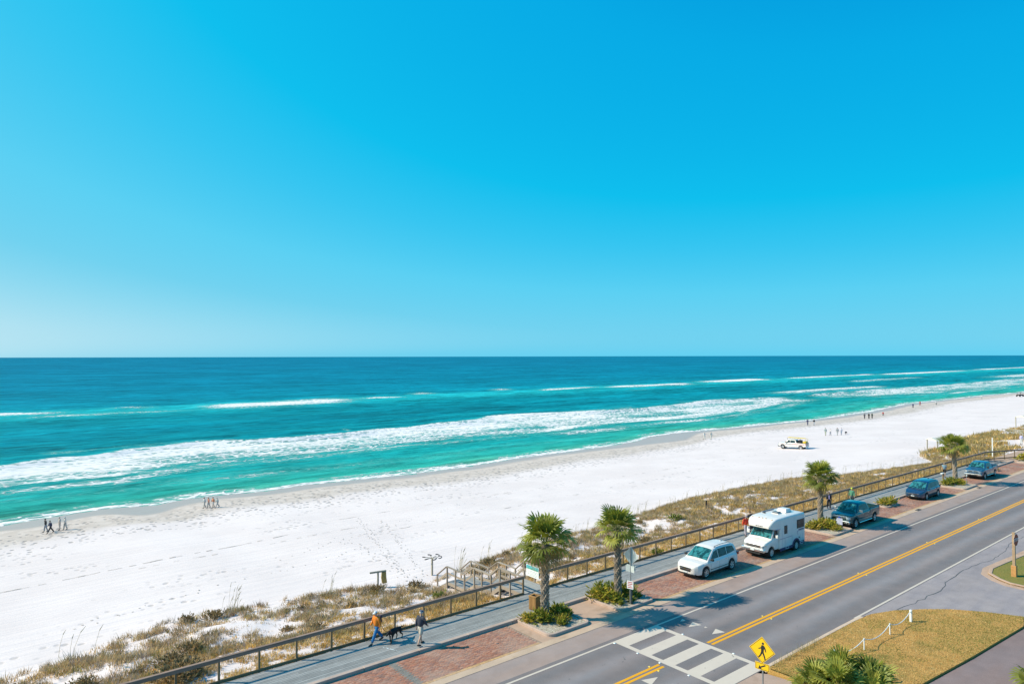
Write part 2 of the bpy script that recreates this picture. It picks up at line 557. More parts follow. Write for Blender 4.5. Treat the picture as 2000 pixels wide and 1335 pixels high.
k_l = kerb_strip('lawn_kerb', [(40.4, 17.86), (39.6, 17.93), (38, 17.95), (30.2, 17.95)], .2, -.1, .1, m_kerbpale)
tag(k_l, kind='structure')
# low pale return kerb beside the ramp
tag(kerb_strip('ramp_kerb', [(30.25, 17.6), (30.3, 16.6), (30.0, 15.6)], .12, -.05, .09, m_kerbpale), kind='structure')

# ------------------------------------------------------------------ lawn
LAWN = [(30.25, 17.74), (38, 17.74), (39.6, 17.72), (40.6, 17.66), (41.2, 17.6), (42.84, 17.0), (44.4, 15.95), (45.55, 15.0), (46.6, 13.6), (47.5, 11.9), (45.84, 11.5), (42.5, 11.75), (39.26, 11.98), (34.6, 12.42), (29.6, 12.85), (30.1, 15.6)]
def inside(poly, x, y):
    r = np.zeros(len(x), bool)
    n = len(poly)
    for i in range(n):
        x1, y1 = poly[i]; x2, y2 = poly[(i+1) % n]
        c = ((y1 > y) != (y2 > y)) & (x < (x2-x1)*(y-y1)/(y2-y1+1e-12)+x1)
        r ^= c
    return r
t = NT('dry_lawn')
p = t.pos()
a = t.noise(p, .55, 5, .6); b_ = t.noise(p, 9, 4, .75); c_ = t.noise(p, 2.3, 4, .6)
cc = t.ramp(t.mapr(a, .3, .7, 0, 1, False), [(0, (.44, .235, .07)), (.5, (.54, .295, .09)), (1, (.22, .175, .045))])
cc = t.mix(t.mapr(b_, .35, .65, 0, .55, False), cc, (.50, .28, .10))
cc = t.mix(t.mapr(c_, .55, .72, 0, .45), cc, (.15, .145, .045))
t.P(color=cc, rough=.9, spec=.1, normal=t.bump(b_, .9, .05))
m_lawn = t.m
lb = MB(); lb.prism(LAWN, -.2, .09)
lawn = tag(lb.build('lawn', m_lawn), kind='structure')
m_col = NT('foliage_blades')
_bc = (m_col.mix(m_col.mapr(m_col.noise(m_col.pos(), 3, 3), .3, .7, 0, .15, False), m_col.attr('Col'), (.16, .13, .07)))
m_col.P(color=_bc, rough=.75, spec=.15)
_tr = m_col.n('BsdfTranslucent', {'Color': _bc})
_mx = m_col.n('MixShader', {0: .4, 1: m_col.p.outputs[0], 2: _tr.outputs[0]})
m_col.t.links.new(_mx.outputs[0], m_col.out.inputs[0])
m_blade = m_col.m
def blades(P0, hgt, lean, wid, cols, seg_split=False, az=None):
    """one triangle per blade: P0 (n,3) base, hgt, lean, wid arrays, cols (n,3)"""
    n = len(P0)
    az = rng.uniform(0, 2*np.pi, n) if az is None else az
    a2 = az+rng.uniform(.9, 2.2, n)
    side = np.stack([np.cos(a2), np.sin(a2), np.zeros(n)], 1)*(wid/2)[:, None]
    tip = P0+np.stack([np.cos(az)*lean, np.sin(az)*lean, hgt], 1)
    V = np.empty((n, 3, 3)); V[:, 0] = P0-side; V[:, 1] = P0+side; V[:, 2] = tip
    return V.reshape(-1, 3), np.arange(n*3).reshape(n, 3), cols
def pal(n, table):
    """random colours from weighted table"""
    w = np.array([x[0] for x in table]); w = w/w.sum()
    idx = rng.choice(len(table), n, p=w)
    c = np.array([x[1] for x in table])[idx]
    return c*rng.uniform(.75, 1.25, (n, 1))
n = 60000
x = rng.uniform(29, 48, n); y = rng.uniform(11, 18, n)
ok = inside(LAWN, x, y); x, y = x[ok], y[ok]
n = len(x)
patch = fbm(x*.6, y*.6, 3, 11)
cols = pal(n, [(5, (.70, .43, .16)), (3, (.56, .33, .11)), (2, (.36, .25, .085)), (1.2, (.76, .55, .25))])
cols = np.where((patch > .51)[:, None] & (rng.random((n, 1)) < .75), cols*np.array([.42, .64, .42]), cols)
cols = np.where((patch < .40)[:, None] & (rng.random((n, 1)) < .6), cols*np.array([1.25, 1.3, 1.5]), cols)
V, F, C = blades(np.stack([x, y, np.full(n, .085)], 1), rng.uniform(.02, .06, n), rng.uniform(.01, .05, n), rng.uniform(.02, .04, n), cols)
tag(np_mesh('lawn_grass', V, F, m_blade, colors=C), 'dry golden lawn grass beside the crossing', 'grass', kind='stuff')
# taller weeds along the kerb
n = 260
x = rng.uniform(30.6, 35.5, n); y = 17.62+rng.normal(0, .07, n)
V, F, C = blades(np.stack([x, y, np.full(n, .08)], 1), rng.uniform(.15, .5, n), rng.uniform(.05, .25, n), np.full(n, .018), pal(n, [(1, (.55, .42, .2)), (1, (.4, .33, .14))]))
tag(np_mesh('kerb_weeds', V, F, m_blade, colors=C), 'thin straw coloured weeds along the lawn kerb', 'weeds', kind='stuff')

# ------------------------------------------------------------------ brick parking bays
def brick_mat(name):
    t = NT(name)
    c = t.attr('Col')
    p = t.pos()
    n1 = t.noise(p, 1.0, 5, .6)
    c = t.mix(t.mapr(n1, .55, .75, 0, .45), c, (.2, .13, .1))
    c = t.mix(t.mapr(t.noise(p, .5, 4), .42, .72, .08, .5), c, (.46, .33, .27))
    t.P(color=c, rough=.85, spec=.2)
    return t.m
m_brick = brick_mat('brick')
m_mortar = M('sand_joint', (.36, .26, .2), .9, world=True)
def bricks(u0, u1, parent):
    L, W, G = .205, .102, .006
    cx, cy, cw, ch, cc = [], [], [], [], []
    v0, v1 = V_GUT+.21, V_KERB-.01
    nu = int((u1-u0)/L); nr = int((v1-v0)/W)
    for r_ in range(nr):
        xs = u0+L/2+np.arange(nu)*L+(L/2 if r_ % 2 else 0)
        xs = xs[xs+L/2 < u1]
        cx += list(xs); cy += [v0+W/2+r_*W]*len(xs); cw += [L-G]*len(xs); ch += [W-G]*len(xs); cc += [0]*len(xs)
    xs = np.arange(u0+W/2, u1-W/2, W)                          # soldier course by the gutter
    cx += list(xs); cy += [V_GUT+.105]*len(xs); cw += [W-G]*len(xs); ch += [.2]*len(xs); cc += [1]*len(xs)
    cx, cy, cw, ch, cc = map(np.array, (cx, cy, cw, ch, cc))
    n = len(cx)
    zt = .0+rng.normal(0, .0025, n)
    sx = np.array([-1, 1, 1, -1]); sy = np.array([-1, -1, 1, 1])
    V = np.empty((n, 8, 3))
    for k in range(4):
        V[:, k, 0] = cx+sx[k]*cw/2*.94; V[:, k, 1] = cy+sy[k]*ch/2*.92; V[:, k, 2] = zt
        V[:, k+4, 0] = cx+sx[k]*cw/2; V[:, k+4, 1] = cy+sy[k]*ch/2; V[:, k+4, 2] = zt-.02
    base = np.arange(n)[:, None]*8
    fq = np.array([[0,1,2,3], [4,5,1,0], [5,6,2,1], [6,7,3,2], [7,4,0,3]])
    F = (base[:, None, :]+fq[None]).reshape(-1, 4)
    tones = np.array([(.38, .15, .095), (.33, .135, .09), (.41, .19, .125), (.33, .16, .12), (.40, .21, .155), (.29, .14, .11)])
    c = tones[rng.integers(0, len(tones), n)]*rng.uniform(.82, 1.15, (n, 1))
    pt = fbm(cx*.35, cy*.5, 4, 21)
    c = np.where((pt > .58)[:, None], c*.72+.02, c)
    c = np.where((cc == 1)[:, None], np.array([.50, .29, .14])*rng.uniform(.8, 1.15, (n, 1)), c)
    c = np.where((np.abs(cx-16.75) < .16)[:, None] & (cc == 0)[:, None], np.array([.2, .185, .17])*rng.uniform(.85, 1.15, (n, 1)), c)
    o = np_mesh('bricks', V.reshape(-1, 3), F, m_brick, parent, colors=np.repeat(c, 5, 0))
    tag(o, kind='stuff')
BAYS = [(-4, 24.05), (33.55, 56.55), (60.2, 87.2), (91.6, 114.6)]
for a, b in BAYS:
    o = sheet('brick_parking_bay', rect(a, b, V_GUT, V_KERB), -.012, m_mortar)
    bricks(a, b, o)
# concrete surrounds beside the islands
sheet('concrete_surround', rect(24.05, 27.95, V_GUT, V_DECK-.25), .001, m_pad)
pad = sheet('concrete_pad', rect(27.95, 30.3, V_GUT, V_DECK), .003, m_pad)
sheet('concrete_surround', rect(30.3, 33.55, V_GUT, V_DECK-.25), .001, m_pad)
sheet('concrete_surround', rect(56.55, 60.2, V_GUT, V_DECK-.25), .001, m_pad)
sheet('concrete_surround', rect(87.2, 91.6, V_GUT, V_DECK-.25), .001, m_pad)
sheet('concrete_apron', rect(114.6, 600, V_GUT, V_DECK+2.7), .001, m_pad)
m_iron = M('cast_iron', (.05, .05, .055), .6, .6)
for dx, dn in ((72.8, 'beside the small island'), (90.2, 'in front of the far palm')):
    t_ = thing('storm_drain', 'dark iron storm drain in the gutter '+dn, 'drain', (dx, 26.58, .004))
    g_ = MB(); g_.box((-.45, -.16, 0), (.45, .16, .012)); g_.build('drain_plate', m_iron, t_)
    g_ = MB()
    for k in range(9): g_.box((-.4+k*.09, -.13, .012), (-.36+k*.09, .13, .02))
    g_.build('grate_bars', M('iron_worn', (.12, .11, .1), .5, .6), t_)

# ------------------------------------------------------------------ beach
def grid(us, vs_):
    U, Vv = np.meshgrid(us, vs_, indexing='ij')
    nu, nv = U.shape
    i = np.arange(nu-1)[:, None]*nv+np.arange(nv-1)[None]
    F = np.stack([i, i+nv, i+nv+1, i+1], -1).reshape(-1, 4)
    return U.ravel(), Vv.ravel(), F
us = np.concatenate([np.arange(-60, 0, 2.), np.arange(0, 80, .5), np.arange(80, 220, 1.), np.arange(220, 600, 4.), np.geomspace(600, 14000, 30)])
vs_ = np.concatenate([np.arange(32.9, 52, .5), np.arange(52, 96, 1.), np.arange(96, 118, .5), np.arange(118, 160, 4)])
U, V_, F = grid(us, vs_)
Z = sand_z(U, V_)
micro = (fbm(U*.9, V_*1.3, 3, 8)-.5)*.10*np.clip((52-V_)/8, 0, 1)+(fbm(U*.5, V_*.8, 3, 9)-.5)*.05
Z = Z+micro*(V_ > 33.2)
d = V_-shore(U)
d = d+(7.5*np.exp(-((U-134)/13)**2)+5.5*np.exp(-((U-19)/3.2)**2)+2.5*np.exp(-((U-8)/3)**2))*(d > -18)*np.clip((d+18)/4, 0, 1)   # swash tongues that wet the sand further up
t = NT('beach_sand')
p = t.pos()
dd = t.attr('shore_d', 2)
sep = t.n('SeparateXYZ', {0: p})
big = t.noise(p, .12, 4); fine = t.noise(p, 7, 4, .7)
dry = t.mix(t.mapr(big, .35, .65, 0, 1), (.77, .645, .635), (.71, .59, .58))
dry = t.mix(t.mapr(fine, .35, .65, 0, .25, False), dry, (.62, .515, .50))
beige = t.mix(t.mapr(t.noise(p, .6, 4), .4, .65, 0, 1), (.52, .42, .375), (.61, .50, .455))
dw = t.math('ADD', dd, t.math('MULTIPLY_ADD', t.noise(t.pos((.12, .25, 1)), 1.0, 4), 7.0, -3.5))
fb = t.mapr(dw, -19, -13, 0, 1)
c = t.mix(fb, dry, beige)
dw2 = t.math('ADD', dd, t.math('MULTIPLY_ADD', t.noise(t.pos((.07, .1, 1)), 1.0, 3), 6.0, -3.0))
wet = t.mapr(dw2, -6.5, -4.2, 0, 1)
c = t.mix(wet, c, (.42, .335, .30))
# trampled belt: footprints
vor = t.n('TexVoronoi', {'Vector': t.pos((1.5, 1.1, .01), rot=(0, 0, .4)), 'Scale': .95, 'Randomness': 1.0}).outputs['Distance']
pit = t.mapr(vor, .18, .40, 1, 0)
belt = t.math('MULTIPLY', t.mapr(dw, -25, -19, 0, 1), t.mapr(dw2, -8.5, -6.5, 1, 0))
belt = t.math('MULTIPLY', belt, t.mapr(t.noise(p, .35, 4), .35, .5, .45, 1))
few = t.math('MULTIPLY', t.mapr(t.noise(t.pos((.5, 1.2, 1)), .16, 4), .53, .66, 0, .55), t.mapr(dw2, -9, -7, 1, 0))
pits = t.math('MULTIPLY', pit, t.math('MAXIMUM', belt, few))
c = t.mix(t.math('MULTIPLY', pits, .8), c, (.22, .19, .185))
# raked and driven stripes along the beach
st = t.noise(t.pos((.012, 1.3, .01), rot=(0, 0, .03)), 1.0, 4, .7)
lines = t.math('MULTIPLY', t.mapr(st, .4, .6, 0, 1), t.mapr(dd, -18, -28, 0, 1))
rip = t.n('TexWave', {'Vector': t.pos((.35, 1.6, 0), rot=(0, 0, .25)), 'Scale': .9, 'Distortion': 3.0, 'Detail': 3.0}).outputs[1]
hgt = t.math('ADD', t.math('MULTIPLY', pits, -1.0), t.math('MULTIPLY', lines, .45))
hgt = t.math('ADD', hgt, t.math('MULTIPLY', rip, .03))
hgt = t.math('ADD', hgt, t.math('MULTIPLY', fine, .30))
t.P(color=c, rough=t.mapr(wet, 0, 1, .9, .42, False), spec=t.mapr(wet, 0, 1, .15, .3, False), normal=t.bump(hgt, t.mapr(wet, 0, 1, .55, .03, False), .09))
beach = tag(np_mesh('beach', np.stack([U, V_, Z], 1), F, t.m, smooth=True, attrs={'shore_d': d}), kind='structure')
# tyre tracks: shallow raised and sunk ribbons in the sand
m_track = M('disturbed_sand', (.40, .345, .32), .95, world=True, scale=3., var=.25)
def track(pts, w, gap=.3):
    b = MB()
    n = len(pts)
    zz = sand_z(np.array([q[0] for q in pts]), np.array([q[1] for q in pts]))
    for i in range(n-1):
        if random.random() < gap: continue
        (x1, y1), (x2, y2) = pts[i], pts[i+1]
        dx, dy = x2-x1, y2-y1; l = math.hypot(dx, dy); ww = w*random.uniform(.3, 1.0)/2
        nx, ny = -dy/l*ww, dx/l*ww
        z1, z2 = zz[i]+.035, zz[i+1]+.035
        b.add([(x1-nx, y1-ny, z1), (x2-nx, y2-ny, z2), (x2+nx, y2+ny, z2), (x1+nx, y1+ny, z1)], [(0,1,2,3)])
    return b.build('sand_track', m_track, beach)
def wav(u0, u1, v0, v1, k=.5):
    us_ = np.arange(u0, u1, .55)
    return [(float(x), float(v0+(v1-v0)*(x-u0)/(u1-u0)+k*math.sin(x*.09+v0)*.6+random.uniform(-.05, .05))) for x in us_]
track(wav(0, 27, 66.5, 69.5), .14, .25)
track(wav(12, 34, 66.2, 67.5), .12, .6)
track(wav(25, 60, 73, 73), .12, .75)
track(wav(30, 95, 63, 66), .12, .85)
track(wav(55, 125, 72, 69), .14, .8)
# lines of footprints
foot = MB()
def prints(p0, p1, n, spread):
    for k in range(n):
        s_ = (k+random.random())/n
        x = p0[0]+(p1[0]-p0[0])*s_+random.gauss(0, spread); y = p0[1]+(p1[1]-p0[1])*s_+random.gauss(0, .2)
        z = sz(x, y)+.03; r1, r2 = random.uniform(.035, .065), random.uniform(.06, .11)
        a = random.uniform(0, 6.28)
        foot.add([(x+r1*math.cos(q)*math.cos(a)-r2*math.sin(q)*math.sin(a), y+r1*math.cos(q)*math.sin(a)+r2*math.sin(q)*math.cos(a), z) for q in np.linspace(0, 6.28, 7)[:-1]], [tuple(range(6))])
prints((27.0, 45.5), (36, 72), 75, .25); prints((28.3, 45.2), (37.5, 69), 60, .2); prints((27.5, 44.5), (30, 62), 45, .35)
prints((22, 60), (60, 74), 60, 1.5); prints((40, 58), (120, 60), 60, 2.5); prints((86, 55), (118, 47), 120, 1.6); prints((5, 52), (30, 58), 30, 1.5)
prints((100, 46), (130, 43), 160, 2.0)
tag(foot.build('footprints', m_track), 'scattered footprints across the dry white sand', 'footprints', kind='stuff')

# ------------------------------------------------------------------ sea
us = np.concatenate([np.arange(-80, 0, 4.), np.arange(0, 160, 1.25), np.arange(160, 360, 2.5), np.arange(360, 800, 8), np.geomspace(800, 60000, 60)])
dv = np.concatenate([np.arange(-6, 6, .4), np.arange(6, 80, .9), np.arange(80, 230, 1.8), np.geomspace(230, 17000, 80)])
Ug, Dg, F = grid(us, dv)
fade = np.clip(1-(Dg-250)/400, 0, 1)
Vg = shore(Ug)*fade+113*(1-fade)+Dg
# foam bars, offshore distance of the outer and inner edge by position along the beach
B1o = np.interp(Ug, [0, 7, 24, 45, 68, 98, 142, 188, 258, 320, 420, 700], [53, 54, 60, 63, 62, 63, 69, 62, 70, 55, 60, 62])
B1i = np.interp(Ug, [0, 7, 20, 36, 56, 80, 110, 142, 195, 285, 420, 700], [24, 26, 24, 30, 32, 33, 32, 18, 24, 38, 22, 24])
wob = (fbm(Ug*.05, Dg*.02, 3, 31)-.5)*14
s1 = (Dg+wob*.5-B1i)/np.maximum(B1o-B1i, 4)
f1 = np.clip(np.minimum(s1/.16, (1-s1)/.08), 0, 1)
f1 = np.clip(f1*(.74+.36*np.clip(s1, 0, 1))*(.55+.85*fbm(Ug*.05, Dg*.12, 3, 33)), 0, 1)
gap = np.interp(Ug, [0, 260, 300, 322, 345, 400, 2000], [1, 1, 1, .15, .9, 1, 1])
f1 = f1*gap*np.interp(Ug, [0, 700, 1500], [1, .8, .3])
# outer bar breakers: patches (u0,u1,offshore,width,strength)
f2 = np.zeros_like(Ug)
ob = 183+(fbm(Ug*.012, Ug*0, 3, 41)-.5)*10
for (a, b, off, wd, st_) in ((-60, 36, 188, 8, 1.0), (10, 75, 172, 8, .62), (44, 66, 199, 6, .8), (72, 150, 182, 18, 1.0), (146, 178, 186, 7, .9), (186, 208, 206, 10, .95), (242, 268, 212, 8, .85),
                        (262, 330, 190, 7, .9), (315, 420, 182, 10, 1.0), (435, 545, 200, 16, 1.0), (560, 760, 200, 9, 1.0), (740, 1020, 196, 12, 1.0), (1060, 1500, 215, 10, 1.0), (300, 340, 150, 5, .5), (95, 128, 176, 6, .5), (520, 700, 130, 10, .7), (700, 1400, 95, 20, .8), (330, 480, 78, 10, .85)):
    e = np.clip(np.minimum((Ug-a)/(12+.1*(b-a)), (b-Ug)/(12+.1*(b-a))), 0, 1)
    w_ = np.exp(-((Dg-off-(Ug-(a+b)/2)*.03)/wd*1.05)**2)
    f2 = np.maximum(f2, np.minimum(1, 1.15*st_*np.sqrt(e)*w_))
f3 = np.exp(-((Dg-.2)/1.7)**2)*.95+np.exp(-((Dg-3.2-wob*.15)/1.6)**2)*.62*(fbm(Ug*.12, Ug*0, 3, 51) > .42)
f4 = .62*np.exp(-((Dg-15)/6.)**2)*fbm(Ug*.05, Dg*.1, 3, 53)
s5 = (Dg+wob*.7-(B1i-9))/14.0                                  # trailing wisps inside the main bar
f5 = np.clip(np.minimum(s5/.5, (1-s5)/.3), 0, 1)*(.35+.6*fbm(Ug*.04, Dg*.15, 3, 57))*gap
s6 = (Dg-np.interp(Ug, [90, 130, 190, 260, 300], [40, 30, 34, 44, 46]))/6.0   # a second broken line behind it
f5 = np.maximum(f5, np.exp(-s6**2)*.95*np.interp(Ug, [85, 120, 270, 310], [0, 1, 1, 0])*(.6+.6*fbm(Ug*.05, Dg*.1, 3, 58)))
f5 = np.maximum(f5, .55*np.exp(-((Dg-B1o-9-wob*.4)/4.)**2)*(fbm(Ug*.03, Ug*0, 3, 59) > .5))
foam = np.clip(np.maximum.reduce([f1, f2, f3, f4, f5]), 0, 1)
# body colour of the water by depth
kd = [-6, 0, 6, 20, 45, 75, 100, 150, 178, 196, 215, 260, 420, 1200, 17000]
kc = np.array([(.16, .34, .25), (.08, .35, .25), (.025, .32, .26), (.010, .285, .275), (.006, .275, .29), (.003, .225, .265), (.002, .205, .26), (.003, .24, .29), (.012, .345, .375), (.015, .375, .41), (.003, .225, .295), (.002, .198, .28), (.002, .178, .27), (.003, .165, .266), (.003, .152, .258)])
dc = Dg+wob*.8
wc = np.stack([np.interp(dc, kd, kc[:, k]) for k in range(3)], 1)
lowf = fbm(Ug*.02, Dg*.05, 4, 61)
wc = wc*(.72+.56*lowf[:, None])
# swell
ph = fbm(Ug*.012, Dg*.02, 3, 71)*9
amp = np.interp(Dg, [-6, 1, 10, 60, 200, 600, 2000], [0, .03, .14, .26, .30, .2, .0])
zz = amp*(.6*np.sin(Dg*2*np.pi/19+ph)+.5*np.sin(Dg*2*np.pi/9.5+Ug*.1+ph*2)+.5*(fbm(Ug*.12, Dg*.3, 3, 73)-.5))
zz = zz+.75*np.exp(-((s1-.95)/.10)**2)*(Dg > 20)*gap*(Ug < 900)+.55*f2
zz = zz+.10*np.exp(-((Dg-3)/1.6)**2)
Zg = WATER_Z+np.where(Dg < .5, .02-np.minimum(Dg, 0)*.057*.55, zz+.02)
t = NT('sea_water')
p = t.pos()
fo = t.attr('foam', 2)
wcol = t.attr('wcol', 0)
sm = t.noise(t.pos((.5, 1.5, 1)), .6, 6, .7)
sm2 = t.noise(t.pos((.08, .34, 1)), .9, 6, .68)
sm3 = t.noise(t.pos((.010, .05, 1)), 1.0, 6, .72)
k = t.math('ADD', t.mapr(sm2, .3, .7, .58, 1.42, False), t.mapr(sm3, .3, .7, -.28, .28, False))
k = t.math('ADD', k, t.mapr(sm, .3, .7, -.26, .26, False))
body = t.n('VectorMath', {0: wcol, 1: t.n('CombineXYZ', {0: k, 1: k, 2: k}).outputs[0]}, operation='MULTIPLY').outputs[0]
# lacy foam: torn streaks along the crests, webbed holes between
fn = t.noise(t.pos((.34, 1.9, 1)), .75, 8, .74, 1.0)
fn2 = t.noise(t.pos((.085, .8, 1)), .55, 6, .66, .5)
web = t.n('TexVoronoi', {'Vector': t.n('VectorMath', {0: t.pos((.50, 1.15, .02)), 1: t.n('VectorMath', {0: t.n('TexNoise', {'Vector': t.pos((.4, .9, 1)), 'Scale': 1.1, 'Detail': 4.0}).outputs[1], 1: (1.6, 1.6, 0)}, operation='MULTIPLY').outputs[0]}, operation='ADD').outputs[0], 'Scale': .9}, feature='DISTANCE_TO_EDGE').outputs['Distance']
lace = t.mapr(web, .0, .20, .09, -.06)
fsum = t.math('ADD', t.math('MULTIPLY', fn, .55), t.math('MULTIPLY', fn2, .45))
fsum = t.math('ADD', fsum, lace)
thr = t.mapr(fo, 0, 1, .84, .375, False)
dif = t.math('SUBTRACT', fsum, thr)
fm = t.mapr(dif, -.02, .075, 0, 1)
milky = t.math('MULTIPLY', t.mapr(dif, -.22, .02, 0, .6), t.mapr(fo, .04, .3, 0, 1))
wcap = t.noise(t.pos((.030, .13, 1)), 1.0, 7, .8, .4)
wm = t.mapr(wcap, .715, .765, 0, .7)
dsh = t.attr('off_d', 2)
wm = t.math('MULTIPLY', wm, t.mapr(dsh, 30, 80, 0, 1))
body = t.mix(milky, body, (.10, .42, .37))
fm2 = t.math('MAXIMUM', fm, wm)
ctot = t.mix(fm2, body, (.84, .77, .76))
hw = t.math('ADD', t.math('MULTIPLY', sm, .7), t.math('MULTIPLY', sm2, 1.3))
hw = t.math('ADD', hw, t.math('MULTIPLY', fm2, .5))
nrm = t.bump(hw, .7, .7)
dif_ = t.n('BsdfDiffuse', {'Color': ctot, 'Normal': nrm})
glo_ = t.n('BsdfGlossy', {'Color': (1, 1, 1), 'Roughness': .35, 'Normal': nrm})   # mean reflectance of a choppy sea, away from the mirror-flat limit
mx_ = t.n('MixShader', {0: t.mapr(fm2, 0, 1, .035, .0, False), 1: dif_.outputs[0], 2: glo_.outputs[0]})
t.t.links.new(mx_.outputs[0], t.out.inputs[0])
t.t.nodes.remove(t.p)
sea = tag(np_mesh('sea', np.stack([Ug, Vg, Zg], 1), F, t.m, smooth=True, attrs={'foam': foam, 'off_d': Dg, 'wcol': wc}), kind='structure')
# ------------------------------------------------------------------ boardwalk
def wood(name, base, var=.2, along=(.6, 8, 8)):
    t = NT(name)
    v = t.pos(along, world=False)
    g = t.noise(v, 3.0, 5, .6)
    rnd = t.n('ObjectInfo').outputs['Random']
    k = t.math('ADD', t.mapr(g, .3, .7, 1-var, 1+var, False), t.mapr(rnd, 0, 1, -.17, .17, False))
    c = t.n('VectorMath', {0: base, 1: t.n('CombineXYZ', {0: k, 1: k, 2: k}).outputs[0]}, operation='MULTIPLY').outputs[0]
    n2 = t.noise(t.pos(), 1.1, 4)
    c = t.mix(t.mapr(n2, .5, .75, 0, .35), c, tuple(x*.7 for x in base))
    t.P(color=c, rough=.8, spec=.25, normal=t.bump(g, .25, .004))
    return t.m
m_plank = wood('weathered_deck_wood', (.30, .285, .278), .2)
m_rail = wood('brown_rail_wood', (.27, .175, .135), .2)
m_post = wood('brown_post_wood', (.19, .13, .075), .2, (8, 8, .6))
m_stair = wood('grey_stair_wood', (.33, .26, .21), .2)
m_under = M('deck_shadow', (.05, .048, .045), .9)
DZ = .15
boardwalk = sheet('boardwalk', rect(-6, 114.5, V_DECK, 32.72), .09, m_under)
PW, PG, PL = .128, .020, 4.88
rows = int((32.72-V_DECK)/(PW+PG))
pm = MB(); pm.box((0, 0, -.04), (PL-.006, PW, 0))
pme = pm.build('plank', m_plank, boardwalk, bevel=0)
plank_me = pme.data
bpy.data.objects.remove(pme)
cells = []
for r_ in range(rows):
    off = (r_*1.93) % PL
    for k in range(26):
        x0 = -6-off+k*PL
        if x0 > 110 or x0+PL < 2: continue
        cells.append((x0, V_DECK+.006+r_*(PW+PG)))
cells.sort(key=lambda c: (c[0]-8)**2+c[1]**2)
far = MB()
for i, (x, y) in enumerate(cells):
    if i < 300:
        inst(plank_me, 'plank', boardwalk, (x, y, DZ+random.uniform(-.002, .002)))
    else:
        far.box((x, y, DZ-.04), (x+PL-.006, y+PW, DZ+random.uniform(-.002, .002)))
tag(far.build('far_planks', m_plank, boardwalk), kind='stuff')
# kerb along the deck, in precast lengths
kb = MB()
x = -6.0
kerb_o = None
kbm = MB(); kbm.box((0, V_KERB, -.1), (3.03, V_DECK-.004, .165))
kerb_root = tag(sheet('deck_kerb', rect(-6, 114, V_KERB+.03, V_DECK-.03), -.05, m_kerb), kind='structure')
first = kbm.build('kerb_stone', m_kerb, kerb_root, bevel=.018)
first.location = (-6, 0, 0)
k = 1
while -6+k*3.05 < 113:
    xx = -6+k*3.05
    inst(first.data, 'kerb_stone', kerb_root, (xx, 0, random.uniform(-.004, .004)))
    k += 1

# ------------------------------------------------------------------ railings
post_b = MB(); post_b.box((-.045, -.045, -.75), (.045, .045, 1.09))
post_me = post_b.build('post', m_post, None, bevel=.006)
post_mesh = post_me.data; bpy.data.objects.remove(post_me)
def railing(name, label, p0, p1, n_bays, z=DZ, slope=0):
    """post and rail fence from p0 to p1 (x,y), bays of about 1.83 m"""
    (x0, y0), (x1, y1) = p0, p1
    L = math.hypot(x1-x0, y1-y0)
    t_ = thing(name, label, 'railing', (x0, y0, z), math.atan2(y1-y0, x1-x0))
    bl = L/n_bays
    for k in range(n_bays+1):
        inst(post_mesh, 'post', t_, (k*bl, 0, 0), (0, 0, random.uniform(-.03, .03)))
    k = 0
    while k < n_bays:
        s_ = min(2, n_bays-k)
        a, b = k*bl, (k+s_)*bl
        zo = random.uniform(-.004, .004)
        c_ = MB(); c_.box((a+.003-(.05 if k == 0 else 0), -.085, 1.09+zo), (b-.003+(.05 if k+s_ == n_bays else 0), .075, 1.13+zo)); c_.build('cap_rail', m_rail, t_, bevel=.006)
        c_ = MB(); c_.box((a+.003, -.085, .955), (b-.003, -.047, 1.087)); c_.build('top_rail', m_rail, t_)
        c_ = MB(); c_.box((a+.003, -.09, -.02), (b-.003, -.05, .13+zo)); c_.build('bottom_rail', m_post, t_)
        k += s_
    return t_
railing('wooden_railing', 'long brown wooden railing on the seaward deck edge, left of the beach stairs', (-1.35, V_RAIL), (27.72, V_RAIL), 16)
railing('wooden_railing', 'long brown wooden railing on the seaward deck edge, right of the beach stairs', (29.72, V_RAIL), (113.5, V_RAIL), 46)
railing('wooden_railing', 'far grey railing angling inland at the end of the boardwalk', (113.6, V_RAIL+.1), (123.5, 29.3), 5)

# ------------------------------------------------------------------ beach stairs
SX0, SX1 = 27.74, 29.66
st = thing('beach_stairs', 'grey wooden stairs with three landings stepping down to the sand', 'stairs', (0, 0, 0))
decks = [(32.74, 35.1, DZ), (35.95, 37.9, -.52), (38.95, 41.2, -1.20)]
for a, b, z in decks:
    n = int((SX1-SX0)/.145)
    for k in range(n):
        w_ = (SX1-SX0)/n
        q = MB(); q.box((SX0+k*w_, a, z-.04), (SX0+(k+1)*w_-.008, b, z)); q.build('deck_board', m_plank, st)
flights = [(35.1, 35.95, DZ, -.52, 4), (37.9, 38.95, -.52, -1.20, 4), (41.2, 42.5, -1.20, -1.95, 5)]
for a, b, z0, z1, n in flights:
    for k in range(n):
        y0 = a+(b-a)*k/n
        zz_ = z0-(z0-z1)*(k+1)/n
        q = MB(); q.box((SX0, y0, zz_-.045+(.0 if k < n-1 else .001)), (SX1, y0+(b-a)/n+.03, zz_+.003)); q.build('tread', m_plank, st)
    for x in (SX0-.05, SX1+.05):
        q = MB(); q.beam((x, a-.1, z0-.17), (x, b+.05, z1-.17), .045, .24); q.build('stringer', m_stair, st)
